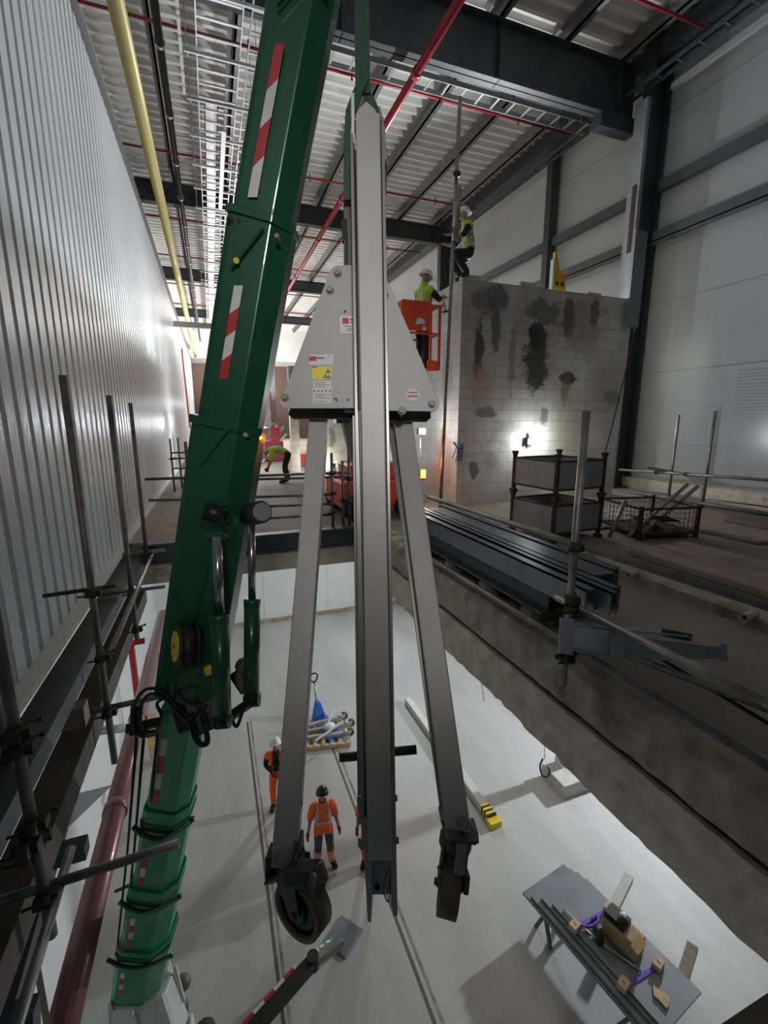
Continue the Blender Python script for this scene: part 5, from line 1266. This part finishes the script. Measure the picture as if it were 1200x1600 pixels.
# steel plate stack on trestles
ang = R(9)
for i, (cx, cy, W_, L_, z_, lab) in enumerate(((5.16,4.13,1.04,2.20,.60,'bottom plate'), (5.20,4.05,1.00,2.10,.645,'second plate'), (5.27,3.98,.92,2.0,.69,'third plate'), (5.31,3.88,.86,1.85,.735,'top plate'))):
    MB().box((cx,cy,PF+z_), (W_,L_,.04), (0,0,ang)).build('steel_plate', 'plate_grey', label='grey steel sheet in the stack on the lower floor, %s' % lab, cat='steel sheet', group='stack of steel sheets on the lower floor')
for i, (cx, cy, lab) in enumerate(((5.05,4.85,'far one'),(5.30,3.35,'near one'))):
    t = thing('trestle', (cx, cy, PF), 'dark trestle under the stack of steel sheets, %s' % lab, 'trestle', 'trestles under the steel sheets')
    MB().box((cx,cy,PF+.52), (.9,.10,.11), (0,0,ang)).build('top_beam', 'timber_old', t)
    for sx in (-.38,.38):
        for sy in (-.18,.18): MB().bar((cx+sx*math.cos(ang),cy+sx*math.sin(ang),PF+.48), (cx+sx*math.cos(ang),cy+sy+sx*math.sin(ang),PF), .05, .05).build('leg', 'cast', t)
zt = PF+.757
for i, (cx, cy, lab) in enumerate(((6.15,4.60,'pale one nearer the box'),(6.15,3.42,'dark one near the torn paper'))):
    MB().box((cx,cy,PF+.52), (.75,.15,.12), (0,0,R(24))).build('timber_bearer', 'timber_old' if i else 'plinth_conc', label='timber end sticking out right of the steel sheets, %s' % lab, cat='timber')
# purple ratchet straps
def strap(p, q, lab):
    t = thing('ratchet_strap', ((p[0]+q[0])/2, (p[1]+q[1])/2, zt), lab, 'strap', 'purple ratchet straps on the steel sheets')
    MB().bar((p[0],p[1],zt+.01), (q[0],q[1],zt+.01), .06, .012, (p[1]-q[1], q[0]-p[0], 0)).build('webbing', 'purple', t)
    for k_, w_ in enumerate((p, q)):
        MB().box((w_[0],w_[1],zt+.05), (.16,.12,.09), (0,0,.3)).build('edge_block', 'timber', t)
        MB().bar((w_[0],w_[1],zt+.10), (w_[0]+(.02 if k_ else -.02),w_[1],zt-.2), .06, .012, (0,1,0)).build('strap_tail', 'purple', t)
P_ = lambda x, y: tuple(Pz(x, y, zt+.03))[:2]
strap(P_(974,1540), P_(1028,1508), 'purple ratchet strap across the near end of the steel sheets')
strap(P_(898,1448), P_(952,1420), 'tangled purple strap across the middle of the steel sheets')
lp = [P_(925,1438), P_(932,1430), P_(934,1440), P_(924,1448), P_(912,1448), P_(905,1440)]
MB().path(curve_pts([(x, y, zt+.04) for x, y in lp], 6), .022).build('strap_loop', 'purple', label='bunched purple strap loop lying on the steel sheets', cat='strap')
MB().path([tuple(P_(880,1420))+(zt+.02,), tuple(P_(908,1446))+(zt+.03,), tuple(P_(935,1470))+(zt+.03,), tuple(P_(1002,1518))+(zt+.03,)], .016).build('lever_bar', 'galv', label='long steel bar lying along the steel sheets between the straps', cat='bar')
bxp = P_(972,1470)
cb_ = thing('cardboard_box', (bxp[0], bxp[1], zt), 'open brown cardboard box on the steel sheets with black gear inside', 'box')
MB().box((bxp[0],bxp[1],zt+.16), (.26,.52,.30), (0,0,R(14))).build('carton', 'card', cb_, bevel=.01)
MB().box((bxp[0]-.02,bxp[1]-.27,zt+.32), (.25,.12,.02), (.4,0,R(14))).build('flap', 'card', cb_)
MB().box((bxp[0]-.03,bxp[1]+.10,zt+.36), (.22,.30,.12), (0,0,R(14))).ball((bxp[0]-.03,bxp[1]+.0,zt+.42), .08).build('tool_bag', 'rubber', label='black bundle poking out of the cardboard box', cat='tool bag')
MB().ball((bxp[0],bxp[1]+.04,zt+.47), .05, (1,1,.6)).build('tape_roll', 'label_white', label='pale tape roll on the black bundle in the box', cat='tape')
wh = P_(932,1466); MB().cyl((wh[0]-.02,wh[1],zt+.10), (wh[0]+.05,wh[1]-.03,zt+.10), .11, n=20).build('spare_castor', 'rubber', label='small black wheel leaning on the bar on the steel sheets', cat='wheel')
pa = [P_(1020,1538),P_(1030,1546),P_(1046,1556),P_(1046,1566),P_(1042,1576),P_(1030,1562),P_(1022,1556)]
MB().prism([(x, y, zt+.01) for x, y in pa], (0,0,1), .02).build('brown_paper', 'timber', label='torn brown paper scrap on the near end of the steel sheets', cat='paper')

for o in list(bpy.data.objects):
    if '_w' in o: del o['_w']
